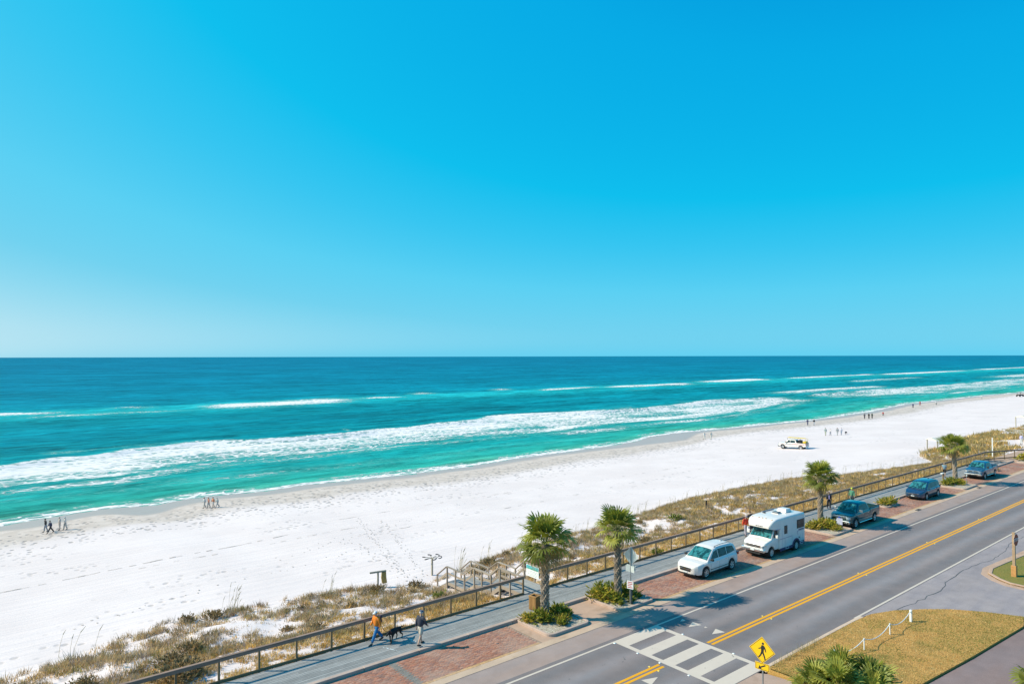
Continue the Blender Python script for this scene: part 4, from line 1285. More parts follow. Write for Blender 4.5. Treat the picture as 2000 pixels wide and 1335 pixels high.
class Car:
    def __init__(s, root, top, plan, bot, axles, R_tyre, arch, roof=None, wroof=.6, bed=None, paint=None, x0=None, x1=None, belt_in=.93, two_tone=None):
        s.root = root
        s.top, s.plan, s.bot = tab(top), tab(plan), tab(bot)
        s.x0, s.x1 = plan[0][0], plan[-1][0]
        s.axles, s.Rt, s.arch, s.bed, s.paint = axles, R_tyre, arch, bed, paint
        s.rooft = roof; s.roof = tab(roof) if roof else None
        s.wroof, s.belt_in = wroof, belt_in
        xs = set(np.round(np.arange(s.x0, s.x1, .08), 3)) | {p_[0] for p_ in top} | {p_[0] for p_ in plan} | {s.x1}
        for a in axles:
            xs |= {a-arch-.004, a+arch+.004} | {a+arch*math.cos(q) for q in np.linspace(0, math.pi, 13)}
        if bed: xs |= {bed[0], bed[0]+.012, bed[1]-.012, bed[1]}
        b = MB(); rings = []
        for x in sorted(xs):
            w, zt, zb = s.plan(x), s.top(x), s.bot(x)
            for a in axles:
                if abs(x-a) < arch: zb = max(zb, R_tyre+math.sqrt(arch**2-(x-a)**2)*.97)
            zb = min(zb, zt-.06)
            h = zt-zb
            inb = bed and bed[0]+.006 < x < bed[1]-.006
            zi = bed[2] if inb else zt+.012
            half = [(0, zb), (w*.78, zb), (w*.965, zb+min(.03, h*.1)), (w*1.0, zb+h*.30), (w*1.0, zb+h*.55), (w*.985, zb+h*.8), (w*.955, zt-.03), (w*.92, zt), ((w*.865 if inb else w*.8), zt+(0 if inb else .004)), ((w*.86 if inb else w*.4), zi), (0, zi+(0 if inb else .012))]
            rings.append([(x, y, z) for y, z in half]+[(x, -y, z) for y, z in half[-2:0:-1]])
        n = len(rings[0])
        vs_ = [p_ for r_ in rings for p_ in r_]
        fs = [(i*n+k, i*n+(k+1) % n, (i+1)*n+(k+1) % n, (i+1)*n+k) for i in range(len(rings)-1) for k in range(n)]
        fs += [tuple(range(n)), tuple((len(rings)-1)*n+k for k in range(n))]
        b.add(vs_, fs)
        s.body = b.build('body', paint, root, smooth=38, fix=True)
        if roof:
            xs = sorted({round(float(q), 3) for q in np.arange(roof[0][0], roof[-1][0], .07)} | {p_[0] for p_ in roof})
            b = MB(); rings = []
            for x in xs:
                zr = s.roof(x); bz = s.top(x)-.03
                zr = max(zr, bz+.02)
                half = [(s.side_y(x, bz), bz), (s.side_y(x, bz+(zr-bz)*.5), bz+(zr-bz)*.5), (s.side_y(x, zr-min(.09, (zr-bz)*.4)), zr-min(.09, (zr-bz)*.4)), (s.side_y(x, zr)*.965, zr-.025), (s.side_y(x, zr)*.86, zr), (0, zr+.03)]
                rings.append([(x, y, z) for y, z in half]+[(x, -y, z) for y, z in half[-2::-1]])
            n = len(rings[0])
            vs_ = [p_ for r_ in rings for p_ in r_]
            fs = [(i*n+k, i*n+k+1, (i+1)*n+k+1, (i+1)*n+k) for i in range(len(rings)-1) for k in range(n-1)]
            fs += [tuple(range(n)), tuple((len(rings)-1)*n+k for k in range(n))]
            b.add(vs_, fs)
            s.cab = b.build('cabin', paint, root, smooth=42, fix=True)
    def side_y(s, x, z):
        bz = s.top(x)-.03; w = s.plan(x)*s.belt_in
        hmax = max(p_[1] for p_ in s.rooft)-bz
        return w+(s.wroof-w)*min(1, max(0, (z-bz)/hmax))
    def side_glass(s, quad, name='side_window', mat=None, off=.007):
        """quad: (x,z) rear-low, front-low, front-high, rear-high"""
        (x0, z0), (x1, z1), (x2, z2), (x3, z3) = quad
        for sd in (1, -1):
            b = MB(); N, Mm = 6, 3; vs_ = []
            for j in range(Mm+1):
                for i in range(N+1):
                    a, c = i/N, j/Mm
                    x = (x0*(1-a)+x1*a)*(1-c)+(x3*(1-a)+x2*a)*c; z = (z0*(1-a)+z1*a)*(1-c)+(z3*(1-a)+z2*a)*c
                    vs_.append((x, sd*(s.side_y(x, z)+off), z))
            b.add(vs_, [(j*(N+1)+i, j*(N+1)+i+1, (j+1)*(N+1)+i+1, (j+1)*(N+1)+i) for j in range(Mm) for i in range(N)])
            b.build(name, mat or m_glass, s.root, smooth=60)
    def cross_glass(s, xa, xb, fa, fb, name, mat=None, lift=.012):
        """glass lying on the sloping roof line from xa (low) to xb (high); fa, fb fractions of the width"""
        b = MB(); N, Mm = 6, 8; vs_ = []
        sg = 1 if xa > xb else -1
        for j in range(N+1):
            t_ = j/N; x = xa+(xb-xa)*t_; z = s.roof(x)
            w = s.side_y(x, z)*(fa+(fb-fa)*t_)
            for i in range(Mm+1):
                q = -1+2*i/Mm
                vs_.append((x+sg*lift*.8, q*w, z+lift+.03*(1-q*q)))
        b.add(vs_, [(j*(Mm+1)+i, j*(Mm+1)+i+1, (j+1)*(Mm+1)+i+1, (j+1)*(Mm+1)+i) for j in range(N) for i in range(Mm)])
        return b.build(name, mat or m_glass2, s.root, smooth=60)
    def wheels(s, width=.24, rim=m_alloy, spokes=5, inset=.0, rimr=.66):
        for a in s.axles:
            yo = s.plan(a)-.01-inset
            for sd in (1, -1):
                b = MB(); r_ = s.Rt
                b.lathe([(r_*rimr, -width/2), (r_*.93, -width/2), (r_, -width*.32), (r_, width*.32), (r_*.93, width/2), (r_*rimr, width/2)], 24, 'y', cap=False)
                ty = b.build('wheel', m_tyre, s.root, smooth=40); ty.location = (a, sd*(yo-width/2), r_)
                b = MB(); b.lathe([(.01, sd*width*.28), (r_*rimr*.98, sd*width*.30), (r_*rimr, sd*width*.48), (r_*rimr*1.04, sd*width*.505), (r_*rimr*.9, sd*width*.40), (r_*rimr*.86, sd*width*.31)], 24, 'y', cap=False)
                b.build('rim', m_black if spokes else rim, ty, smooth=50, fix=True)
                b = MB()
                for k in range(spokes):
                    an = 2*math.pi*k/spokes+.3
                    b.beam((0, sd*width*.40, 0), (r_*rimr*.97*math.cos(an), sd*width*.42, r_*rimr*.97*math.sin(an)), r_*.20, .03, up=(0, 1, 0))
                b.lathe([(r_*rimr*.88, sd*width*.44), (r_*rimr*1.02, sd*width*.50), (r_*rimr*1.03, sd*width*.42), (r_*rimr*.88, sd*width*.38)], 24, 'y', cap=False)
                b.lathe([(.02, sd*width*.46), (.07, sd*width*.44), (.075, sd*width*.36)], 12, 'y')
                b.build('spokes', rim, ty, smooth=40, fix=True)
            b = MB(); wv = s.plan(a)
            b.lathe([(s.arch*.99, -wv*.9), (s.arch*.99, wv*.9)], 20, 'y', (a, 0, s.Rt)); b.build('wheel_well', m_inner, s.root)
    def strip(s, pts, hgt, name, mat, off=.006):
        """thin strip along the body side through (x,z) points, both sides"""
        for sd in (1, -1):
            b = MB(); vs_ = []
            for x, z in pts:
                y = s.plan(x)*(1.0 if z < s.top(x)-.2 else .985)+off
                vs_ += [(x, sd*y, z-hgt/2), (x, sd*y, z+hgt/2)]
            b.add(vs_, [(2*i, 2*i+2, 2*i+3, 2*i+1) for i in range(len(pts)-1)])
            b.build(name, mat, s.root)
    def vline(s, x, z0, z1, name='door_gap', roof_to=None):
        for sd in (1, -1):
            b = MB(); zz_ = np.linspace(z0, z1, 5)
            vs_ = []
            for z in zz_:
                h = (z-s.bot(x))/(s.top(x)-s.bot(x))
                y = s.plan(x)*np.interp(h, [0, .3, .55, .8, 1], [.97, 1, 1, .985, .945])+.004
                vs_ += [(x-.008, sd*y, z), (x+.008, sd*y, z)]
            b.add(vs_, [(2*i, 2*i+1, 2*i+3, 2*i+2) for i in range(4)])
            b.build(name, m_black, s.root)
    def nose(s, y0, y1, z0, z1, name, mat, x=None, curve=.0, thick=.03, off=.012, slope=0.0, mirror=False):
        """panel on the front end between y0..y1, z0..z1, wrapping with the plan"""
        def xa(y):
            xs = np.linspace(s.x1, s.x1-1.1, 45)
            for q in xs:
                if s.plan(q)*.99 >= abs(y): return q
            return s.x1-1.1
        for m_ in ((1, -1) if mirror else (1,)):
            b = MB(); N = 8; vs_ = []
            for i in range(N+1):
                y = y0+(y1-y0)*i/N
                xx = (x if x is not None else xa(y))+off
                vs_ += [(xx, m_*y, z0), (xx-slope*(z1-z0), m_*y, z1), (xx-thick-slope*(z1-z0), m_*y, z1), (xx-thick, m_*y, z0)]
            fs = []
            for i in range(N):
                o = 4*i
                fs += [(o, o+4, o+5, o+1), (o+1, o+5, o+6, o+2), (o+3, o+2, o+6, o+7), (o, o+3, o+7, o+4)]
            fs += [(0, 1, 2, 3), (4*N, 4*N+3, 4*N+2, 4*N+1)]
            b.add(vs_, fs)
            b.build(name, mat, s.root, smooth=40, fix=True)
    def mirrors(s, x, z, mat, w=.2, h=.15, arm=.06):
        for sd in (1, -1):
            y = s.plan(x)*s.belt_in
            b = MB(); b.box((x-.06, sd*(y+arm), z), (x+.06, sd*(y+arm+w), z+h)); b.box((x-.025, sd*(y-.05), z+.02), (x+.02, sd*(y+arm+.02), z+.06))
            b.build('mirror', mat, s.root, bevel=.03, fix=True)
def box_part(root, name, mat, a, b, bevel=0.0):
    a2 = tuple(min(p_, q_) for p_, q_ in zip(a, b)); b2 = tuple(max(p_, q_) for p_, q_ in zip(a, b))
    q = MB(); q.box(a2, b2)
    return q.build(name, mat, root, bevel=bevel)
def text_mesh(txt, name, mat, parent, size, loc, rot, ext=.002, align='CENTER'):
    cu = bpy.data.curves.new('t', 'FONT'); cu.body = txt; cu.size = size; cu.extrude = ext; cu.align_x = align; cu.align_y = 'CENTER'; cu.resolution_u = 2
    tmp = bpy.data.objects.new('t', cu); col.objects.link(tmp)
    bpy.context.view_layer.update()
    me = bpy.data.meshes.new_from_object(tmp.evaluated_get(bpy.context.evaluated_depsgraph_get()))
    bpy.data.objects.remove(tmp)
    me.materials.clear(); me.materials.append(mat)
    o = bpy.data.objects.new(name, me); col.objects.link(o); o.parent = parent; o.location = loc; o.rotation_euler = rot
    return o

# ---- white crossover
def crossover(name, label, loc, rz, pm_, van=False):
    t_ = thing(name, label, 'minivan' if van else 'SUV', loc, rz, 'vehicles parked in the brick bays')
    if not van:
        top = [(-2.42, .98), (-2.3, 1.04), (-1.5, 1.10), (0, 1.07), (.95, 1.05), (1.2, 1.04), (1.9, .98), (2.35, .86), (2.52, .74)]
        plan = [(-2.46, .70), (-2.40, .84), (-2.2, .94), (-1.5, .99), (0, .995), (1.4, .985), (1.9, .94), (2.25, .84), (2.45, .66), (2.54, .45)]
        bot = [(-2.46, .42), (-2.3, .33), (-1.5, .30), (1.5, .28), (2.2, .26), (2.54, .34)]
        roof = [(-2.40, 1.02), (-2.25, 1.40), (-2.05, 1.68), (-1.7, 1.76), (-.6, 1.80), (.1, 1.77), (.42, 1.70), (.9, 1.36), (1.32, 1.05)]
        c = Car(t_, top, plan, bot, (-1.5, 1.5), .37, .43, roof, .70, paint=pm_)
        c.side_glass([(.02, 1.13), (.92, 1.12), (.45, 1.55), (.02, 1.64)], 'front_window')
        c.side_glass([(-.98, 1.15), (-.04, 1.13), (-.04, 1.65), (-.98, 1.66)], 'rear_window')
        c.side_glass([(-2.02, 1.24), (-1.04, 1.16), (-1.04, 1.66), (-1.86, 1.58)], 'quarter_window')
    else:
        top = [(-2.52, 1.0), (-2.4, 1.04), (-1.5, 1.06), (0, 1.02), (.95, 1.0), (1.3, 1.0), (1.9, .93), (2.35, .80), (2.55, .68)]
        plan = [(-2.56, .72), (-2.48, .88), (-2.2, .97), (-1.5, 1.0), (0, 1.0), (1.4, .985), (1.9, .93), (2.3, .80), (2.5, .62), (2.58, .42)]
        bot = [(-2.56, .42), (-2.3, .30), (-1.5, .26), (1.5, .24), (2.2, .22), (2.58, .30)]
        roof = [(-2.50, 1.02), (-2.38, 1.40), (-2.2, 1.64), (-1.8, 1.72), (-.6, 1.75), (.2, 1.72), (.55, 1.64), (1.1, 1.30), (1.62, 1.0)]
        c = Car(t_, top, plan, bot, (-1.5, 1.5), .35, .41, roof, .70, paint=pm_)
        c.side_glass([(.10, 1.09), (1.05, 1.08), (.60, 1.48), (.10, 1.58)], 'front_window')
        c.side_glass([(-1.05, 1.11), (.04, 1.09), (.04, 1.59), (-1.05, 1.60)], 'rear_window')
        c.side_glass([(-2.15, 1.16), (-1.11, 1.11), (-1.11, 1.60), (-2.02, 1.54)], 'quarter_window')
    g = c
    xa, xb = (1.24, .46) if not van else (1.52, .60)
    g.cross_glass(xa, xb, .90, .90, 'windshield')
    g.cross_glass(-2.37 if not van else -2.47, -2.1 if not van else -2.26, .84, .84, 'back_glass', m_glass)
    g.wheels(.235, spokes=6 if not van else 7)
    g.mirrors(.98 if not van else 1.12, 1.07 if not van else 1.03, m_black if not van else pm_)
    for x, a, b in ((.99, .40, 1.0), (0.0, .36, 1.02), (-1.03, .42, 1.04)):
        g.vline(x, a, b)
    g.strip([(-1.05, .52), (0, .50), (1.04, .50)], .045, 'side_moulding', m_black)
    g.strip([(-.98+.1, .93), (-.98+.3, .93)], .035, 'door_handle', m_chrome, .02)
    g.strip([(.15, .92), (.35, .92)], .035, 'door_handle', m_chrome, .02)
    g.strip([(-1.05, .33), (0, .32), (1.04, .31)], .10, 'sill', m_black, .004)
    z1 = .70 if not van else .64
    if not van:
        g.nose(-.44, .44, .665, .745, 'upper_grille', m_black, off=.02)
        g.nose(-.52, .52, .635, .662, 'chrome_bar', m_chrome, off=.03)
        g.nose(-.46, .46, .50, .632, 'lower_grille', m_black, off=.02)
        q = MB(); q.add([(2.585, -.07, .635), (2.585, .07, .655), (2.585, .07, .635), (2.585, -.07, .655), (2.585, 0, .66), (2.585, 0, .63)], [(0, 5, 2, 1, 4, 3)]); q.build('badge', M('badge_gold', (.5, .36, .1), .3, .8), t_)
    else:
        g.nose(-.42, .42, .55, .66, 'upper_grille', m_black, off=.02)
        g.nose(-.60, .60, .655, .68, 'chrome_bar', m_chrome, off=.025)
        g.nose(-.10, .10, .57, .64, 'badge', m_chrome, off=.035)
        g.nose(-.55, .55, .34, .44, 'lower_grille', m_black, off=.015)
    g.nose(.54, .86, z1-.06, z1+.075, 'headlight', m_lamp, off=.012, slope=.5, mirror=True)
    g.nose(.60, .78, .42, .50, 'fog_light', m_lamp, off=.012, mirror=True)
    g.nose(-.74, .74, .27, .37, 'lower_bumper', m_black, off=.012)
    g.nose(-.16, .16, .40, .47, 'number_plate', m_plate, off=.035)
    for sd in (1, -1):
        box_part(t_, 'tail_light', m_red, (-2.43, sd*.74, .92), (-2.25, sd*.945, 1.12), .02)
        if not van:
            q = MB(); q.tube([(-1.75, sd*.60, 1.79), (-1.6, sd*.61, 1.84), (-.6, sd*.62, 1.87), (.0, sd*.62, 1.83), (.15, sd*.62, 1.78)], .02, 6); q.build('roof_rail', m_black, t_)
    box_part(t_, 'aerial_fin', pm_ if not van else m_black, (-1.75, -.03, 1.78 if not van else 1.745), (-1.5, .03, 1.86 if not van else 1.80), .02)
    for k in range(2):
        q = MB(); q.beam((xa-.05, -.45+.7*k, g.roof(xa-.05)+.05), (xa-.17, .0+.7*k, g.roof(xa-.17)+.055), .015, .012); q.build('wiper', m_black, t_)
    return t_
m_wcar = paintm('white_car_paint', (.74, .67, .64), 0, .3, .3)
crossover('crossover', 'white crossover with roof rails parked in the brick bay ahead of the camper', (41.0, 28.52, 0), math.pi, m_wcar)
m_bcar = paintm('blue_car_paint', (.012, .05, .115), .3, .2)
crossover('minivan', 'dark blue minivan parked between the small island and the farthest palm', (79.9, 28.75, 0), math.pi, m_bcar, van=True)

# ---- pickups
def pickup(name, label, loc, rz, pm_, lowpaint=None, style=0, group='vehicles parked in the brick bays'):
    t_ = thing(name, label, 'pickup', loc, rz, group)
    top = [(-2.86, 1.33), (-1.0, 1.34), (-.98, 1.24), (0.2, 1.22), (1.45, 1.20), (1.9, 1.20), (2.55, 1.12), (2.72, 1.0), (2.84, .86)]
    plan = [(-2.90, .93), (-2.86, .98), (-2.0, 1.0), (0, 1.0), (1.6, .995), (2.2, .97), (2.55, .90), (2.75, .80), (2.86, .70)]
    bot = [(-2.9, .62), (-2.5, .52), (-1.8, .46), (1.8, .42), (2.4, .44), (2.86, .50)]
    roof = [(-1.0, 1.22), (-.86, 1.62), (-.72, 1.88), (-.3, 1.93), (.55, 1.93), (.85, 1.86), (1.2, 1.56), (1.58, 1.20)]
    g = Car(t_, top, plan, bot, (-1.84, 1.84), .40, .47, roof, .69, bed=(-2.84, -1.05, .80), paint=pm_)
    g.side_glass([(.36, 1.30), (1.20, 1.28), (.80, 1.74), (.36, 1.80)], 'front_window')
    g.side_glass([(-.70, 1.32), (.28, 1.30), (.28, 1.80), (-.60, 1.78)], 'rear_window')
    g.cross_glass(1.5, .90, .90, .90, 'windshield')
    g.cross_glass(-.95, -.80, .82, .82, 'back_glass', m_glass)
    g.wheels(.27, spokes=6)
    g.mirrors(1.2, 1.26, m_black if style else m_chrome, .22, .24, .08)
    for x, a, b in ((1.30, .52, 1.17), (.32, .5, 1.18), (-.72, .5, 1.18), (-1.0, .5, 1.3)):
        g.vline(x, a, b)
    if lowpaint:
        g.strip([(-2.8, .62), (-2.4, .60)], .2, 'lower_panel', lowpaint, .003)
        g.strip([(-1.3, .60), (0, .58), (1.3, .58)], .22, 'lower_panel', lowpaint, .003)
    for sd in (1, -1):
        q = MB(); q.tube([(-1.2, sd*1.0, .40), (1.25, sd*1.0, .40)], .045, 8); q.build('running_board', m_chrome, t_)
        box_part(t_, 'tail_light', m_red, (-2.90, sd*.80, .95), (-2.80, sd*.985, 1.28), .015)
        q = MB(); q.beam((-2.86, sd*.945, 1.345), (-1.02, sd*.945, 1.355), .1, .03); q.build('bed_rail', m_black, t_)
        for hx in (.42, -.60):
            box_part(t_, 'door_handle', m_chrome, (hx, sd*.985, 1.04), (hx+.2, sd*1.012, 1.075))
    box_part(t_, 'tailgate', pm_, (-2.90, -.80, .75), (-2.85, .80, 1.33), .01)
    box_part(t_, 'rear_bumper', m_chrome, (-3.02, -.92, .50), (-2.87, .92, .66), .03)
    # front
    if style == 0:                                            # three bar grille
        g.nose(-.62, .62, .74, 1.05, 'grille_surround', m_chrome, x=2.83, off=.02, slope=.15)
        for k in range(3):
            g.nose(-.55, .55, .775+k*.09, .83+k*.09, 'grille_bar', m_black, x=2.845, off=.02, slope=.15)
        q = MB(); q.lathe([(.002, 2.875), (.095, 2.87), (.095, 2.85)], 20, 'x', (0, 0, .90)); q.build('badge', M('badge_blue', (.02, .06, .3), .3), t_)
    else:                                                     # cross grille
        g.nose(-.58, .58, .74, 1.06, 'grille_surround', m_chrome, x=2.83, off=.02, slope=.12)
        for a, b in ((-.50, -.05), (.05, .50)):
            for z0, z1 in ((.775, .885), (.92, 1.02)):
                g.nose(a, b, z0, z1, 'grille_opening', m_black, x=2.845, off=.02, slope=.12)
    g.nose(.63, .90, .80, 1.02, 'headlight', m_lamp, off=.03, slope=.2, mirror=True)
    g.nose(.86, .955, .84, .95, 'turn_signal', m_amber, off=.02, slope=.2, mirror=True)
    q = MB(); q.box((2.74, -.90, .48), (2.98, .90, .70)); q.build('front_bumper', m_chrome, t_, bevel=.05)
    box_part(t_, 'bumper_intake', m_black, (2.95, -.42, .50), (2.99, .42, .58))
    box_part(t_, 'number_plate', m_plate, (2.98, -.15, .60), (2.995, .15, .69))
    for sd in (1, -1): box_part(t_, 'fog_light', m_lamp, (2.965, sd*.58, .54), (2.988, sd*.72, .62))
    box_part(t_, 'front_valance', m_black, (2.55, -.86, .34), (2.85, .86, .49), .02)
    q = MB(); q.beam((1.45, -.5, 1.29), (1.30, .05, 1.43), .015, .012); q.beam((1.45, .2, 1.29), (1.30, .7, 1.43), .015, .012); q.build('wipers', m_black, t_)
    return t_
m_gtruck = paintm('dark_green_truck_paint', (.02, .075, .085), .3, .22)
m_tan = paintm('pewter_truck_paint', (.30, .29, .25), .5, .3)
pickup('pickup_truck', 'dark green pickup with pewter lower panels and chrome bar grille parked right of the camper', (62.8, 28.2, 0), math.pi, m_gtruck, m_tan, 0)
m_btruck = paintm('deep_blue_truck_paint', (.02, .09, .19), .3, .2)
pickup('pickup_truck', 'deep blue pickup with chrome cross grille, farthest vehicle in the brick bays', (98.6, 28.85, 0), math.pi, m_btruck, m_tan, 1)
bt = pickup('lifeguard_truck', 'white lifeguard pickup with yellow boards on its rack, driving on the sand', (127.6, 68.9, sz(127.6, 68.9)+.02), R(100), m_wcar, None, 1, None)
bt.scale = (.93, .93, .93)
m_ybd = M('yellow_board', (.80, .55, .04), .4)
for k, (z_, y_) in enumerate(((2.28, -.35), (2.28, .35))):
    q = MB(); q.add([(-2.6+3.6*i/10, y_+sg*.26*math.sin(math.pi*min(1, max(0, .03+i/10*.94)))**.6, zz_) for zz_ in (z_, z_+.05) for sg in (-1, 1) for i in range(11)],
        [(i, i+1, 12+i, 11+i) for i in range(10)]+[(22+i, 33+i, 34+i, 23+i) for i in range(10)]+[(i, 22+i, 23+i, i+1) for i in range(10)]+[(11+i, 12+i, 34+i, 33+i) for i in range(10)])
    q.build('rescue_board', m_ybd, bt, fix=True)
for x_ in (-2.75, -1.2, 0.9):
    for sd in (1, -1):
        q = MB(); q.tube([(x_, sd*.80, 1.35 if x_ < -1 else 1.85), (x_, sd*.72, 2.22)], .03, 6); q.build('rack_post', m_ybd if x_ < -2 else m_black, bt)
    q = MB(); q.tube([(x_, -.8, 2.22), (x_, .8, 2.22)], .03, 6); q.build('rack_bar', m_ybd, bt)
box_part(bt, 'gear_box', m_black, (-1.75, -.7, .82), (-1.15, .7, 1.85), .03)
box_part(bt, 'rescue_can_bin', M('yellow_bin', (.75, .5, .05), .5), (-2.7, -.75, .82), (-2.2, .75, 1.7), .03)
for sd in (1, -1):
    box_part(bt, 'side_stripe', M('red_stripe', (.5, .03, .03), .4), (-2.6, sd*1.003, 1.02), (-.2, sd*1.009, 1.10))
    box_part(bt, 'side_stripe', M('dark_stripe', (.06, .05, .05), .4), (-.2, sd*1.003, .96), (1.3, sd*1.009, 1.02))

# ---- camper van
rv = thing('camper_van', 'white camper van with raised over-cab roof and purple lower trim in the brick bay', 'camper van', (48.85, 28.22, 0), math.pi, 'vehicles parked in the brick bays')
m_rv = paintm('white_gelcoat', (.74, .67, .64), 0, .32, .3)
m_purple = paintm('purple_trim', (.055, .025, .10), .1, .35, .4)
m_mauve = paintm('mauve_stripe', (.33, .25, .36), .0, .4, .2)
AX = (-1.72, 1.62)
top = [(1.0, 1.46), (1.25, 1.34), (1.7, 1.24), (2.2, 1.14), (2.42, 1.02), (2.5, .9)]
g = Car(rv, [(1.0, 1.38), (1.3, 1.35), (2.0, 1.20), (2.36, 1.10), (2.46, .98), (2.52, .84)], [(-2.0, .9), (.3, .985), (1.2, .985), (1.9, .97), (2.25, .93), (2.43, .84), (2.53, .76)], [(-2.0, .5), (.5, .48), (2.2, .46), (2.53, .50)],
        (1.62,), .37, .45, [(.2, 1.9), (.75, 2.08), (.95, 2.03), (1.25, 1.70), (1.62, 1.28)], .80, paint=m_rv)
def coach(name, stations, mat, r_c=.14):
    """rounded box lofted along x: (x, halfwidth, zbottom, ztop)"""
    b = MB(); rings = []
    for x, w, zb, zt in stations:
        ring = []
        rc = min(r_c, (zt-zb)*.45)
        for cy, cz, a0 in ((w-rc, zt-rc, 0), (-(w-rc), zt-rc, 90)):
            for k in range(6):
                a = R(a0+90*k/5); ring.append((x, cy+rc*math.cos(a), cz+rc*math.sin(a)))
        ring += [(x, -w, (zb+zt)/2), (x, -w*.99, zb), (x, w*.99, zb), (x, w, (zb+zt)/2)]
        rings.append(ring)
    n = len(rings[0])
    b.add([p_ for r_ in rings for p_ in r_], [(i*n+k, i*n+(k+1) % n, (i+1)*n+(k+1) % n, (i+1)*n+k) for i in range(len(rings)-1) for k in range(n)]+[tuple(range(n)), tuple((len(rings)-1)*n+k for k in range(n))])
    return b.build(name, mat, rv, smooth=45, fix=True)
CW = 1.08
coach('coach_body', [(-3.12, CW-.08, .56, 2.62), (-3.06, CW-.01, .50, 2.70), (-2.9, CW, .48, 2.73), (-1.0, CW, .48, 2.76), (.60, CW, .48, 2.76), (.66, CW-.03, .48, 2.76)], m_rv, .16)
coach('over_cab_cap', [(.55, CW-.004, 1.98, 2.757), (1.0, CW-.01, 1.99, 2.74), (1.35, CW-.05, 2.02, 2.66), (1.60, CW-.14, 2.06, 2.50), (1.74, CW-.28, 2.10, 2.30)], m_rv, .15)
q = MB(); q.box((.55, -CW-.006, 1.955), (1.2, CW+.006, 1.985)); q.build('cap_trim', m_mauve, rv)
g.cross_glass(1.56, .98, .93, .92, 'windshield', lift=.02)
for sd in (1, -1):
    q = MB(); y_ = .985*.93+.03
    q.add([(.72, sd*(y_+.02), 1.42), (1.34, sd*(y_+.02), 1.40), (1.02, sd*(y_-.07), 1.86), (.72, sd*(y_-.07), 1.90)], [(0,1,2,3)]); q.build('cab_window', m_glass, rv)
    box_part(rv, 'mirror', m_rv, (1.12, sd*1.06, 1.38), (1.26, sd*1.26, 1.66), .05)
    q = MB(); q.tube([(1.2, sd*.93, 1.45), (1.2, sd*1.08, 1.45)], .02, 6); q.build('mirror_arm', m_black, rv)
    # windows of the coach: frame proud of the wall, panes proud of the frame
    for nm, x0, x1, z0, z1 in (('coach_window', -.42, .02, 1.50, 2.12), ('rear_coach_window', -2.95, -1.85, 1.62, 2.28)):
        w_ = box_part(rv, nm, m_black, (x0, sd*CW, z0), (x1, sd*(CW+.018), z1), .008)
        pz = MB(); zm = z0+(z1-z0)*.42
        for a, b in ((z0+.03, zm-.012), (zm+.012, z1-.03)): pz.box((x0+.03, min(sd*(CW+.0185), sd*(CW+.023)), a), (x1-.03, max(sd*(CW+.0185), sd*(CW+.023)), b))
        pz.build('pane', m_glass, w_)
    box_part(rv, 'skirt', m_purple, (-2.95, sd*(CW-.02), .30), (-2.25, sd*(CW+.008), .60), .01)
    box_part(rv, 'skirt', m_purple, (-1.2, sd*(CW-.04), .30), (.62, sd*(CW+.008), .52), .01)
    box_part(rv, 'stripe', m_mauve, (-1.15, sd*CW, 1.18), (.66, sd*(CW+.006), 1.215))
    box_part(rv, 'stripe', m_mauve, (-3.0, sd*CW, 1.40), (-1.9, sd*(CW+.006), 1.435))
    q = MB(); q.beam((-1.9, sd*(CW+.003), 1.41), (-2.02, sd*(CW+.003), 1.12), .008, .035); q.build('stripe', m_mauve, rv)
    box_part(rv, 'stripe', m_purple, (-2.9, sd*CW, 1.46), (-2.1, sd*(CW+.006), 1.54))
    for x0 in (-2.75, -.62):
        fr = box_part(rv, 'hatch_frame', m_rv, (x0, sd*(CW+.008), .36), (x0+.46, sd*(CW+.02), .56), .012)
        box_part(fr, 'hatch', m_purple, (x0+.05, sd*(CW+.0205), .40), (x0+.41, sd*(CW+.026), .52))
    for x0 in (-1.15, -.1, -2.35, -2.75):
        box_part(rv, 'locker_seam', m_mauve, (x0, sd*CW, .56), (x0+.012, sd*(CW+.004), 1.15))
    box_part(rv, 'door_seam', m_mauve, (.30, sd*CW, .56), (.315, sd*(CW+.004), 1.95))
    box_part(rv, 'fuel_flap', m_black, (-2.25, sd*CW, .86), (-2.13, sd*(CW+.008), .96))
    # rear wheel flare
    q = MB(); n_ = 14
    vo = [(-1.72+.56*math.cos(math.pi*i/n_), sd*(CW+.03), .40+.52*math.sin(math.pi*i/n_)) for i in range(n_+1)]; vi = [(-1.72+.43*math.cos(math.pi*i/n_), sd*(CW+.03), .40+.41*math.sin(math.pi*i/n_)) for i in range(n_+1)]
    vb = [(x_, sd*(CW-.1), z_) for x_, y_, z_ in vo]; vbi = [(x_, sd*(CW-.1), z_) for x_, y_, z_ in vi]
    N1 = n_+1
    q.add(vo+vi+vb+vbi, [(i, i+1, N1+i+1, N1+i) for i in range(n_)]+[(i, 2*N1+i, 2*N1+i+1, i+1) for i in range(n_)]+[(N1+i, N1+i+1, 3*N1+i+1, 3*N1+i) for i in range(n_)]); q.build('wheel_flare', m_purple, rv, fix=True)
    q = MB(); q.add([(-1.72+.43*math.cos(2*math.pi*i/24), sd*(CW+.004), .40+.43*math.sin(2*math.pi*i/24)) for i in range(24)], [tuple(range(24))]); q.build('wheel_well', m_inner, rv)
g2 = Car.__new__(Car); g2.root = rv; g2.axles = AX; g2.Rt = .37; g2.arch = .44; g2.plan = lambda x: .98 if x > 0 else CW+.035
g2.wheels(.24, spokes=8, rimr=.64)
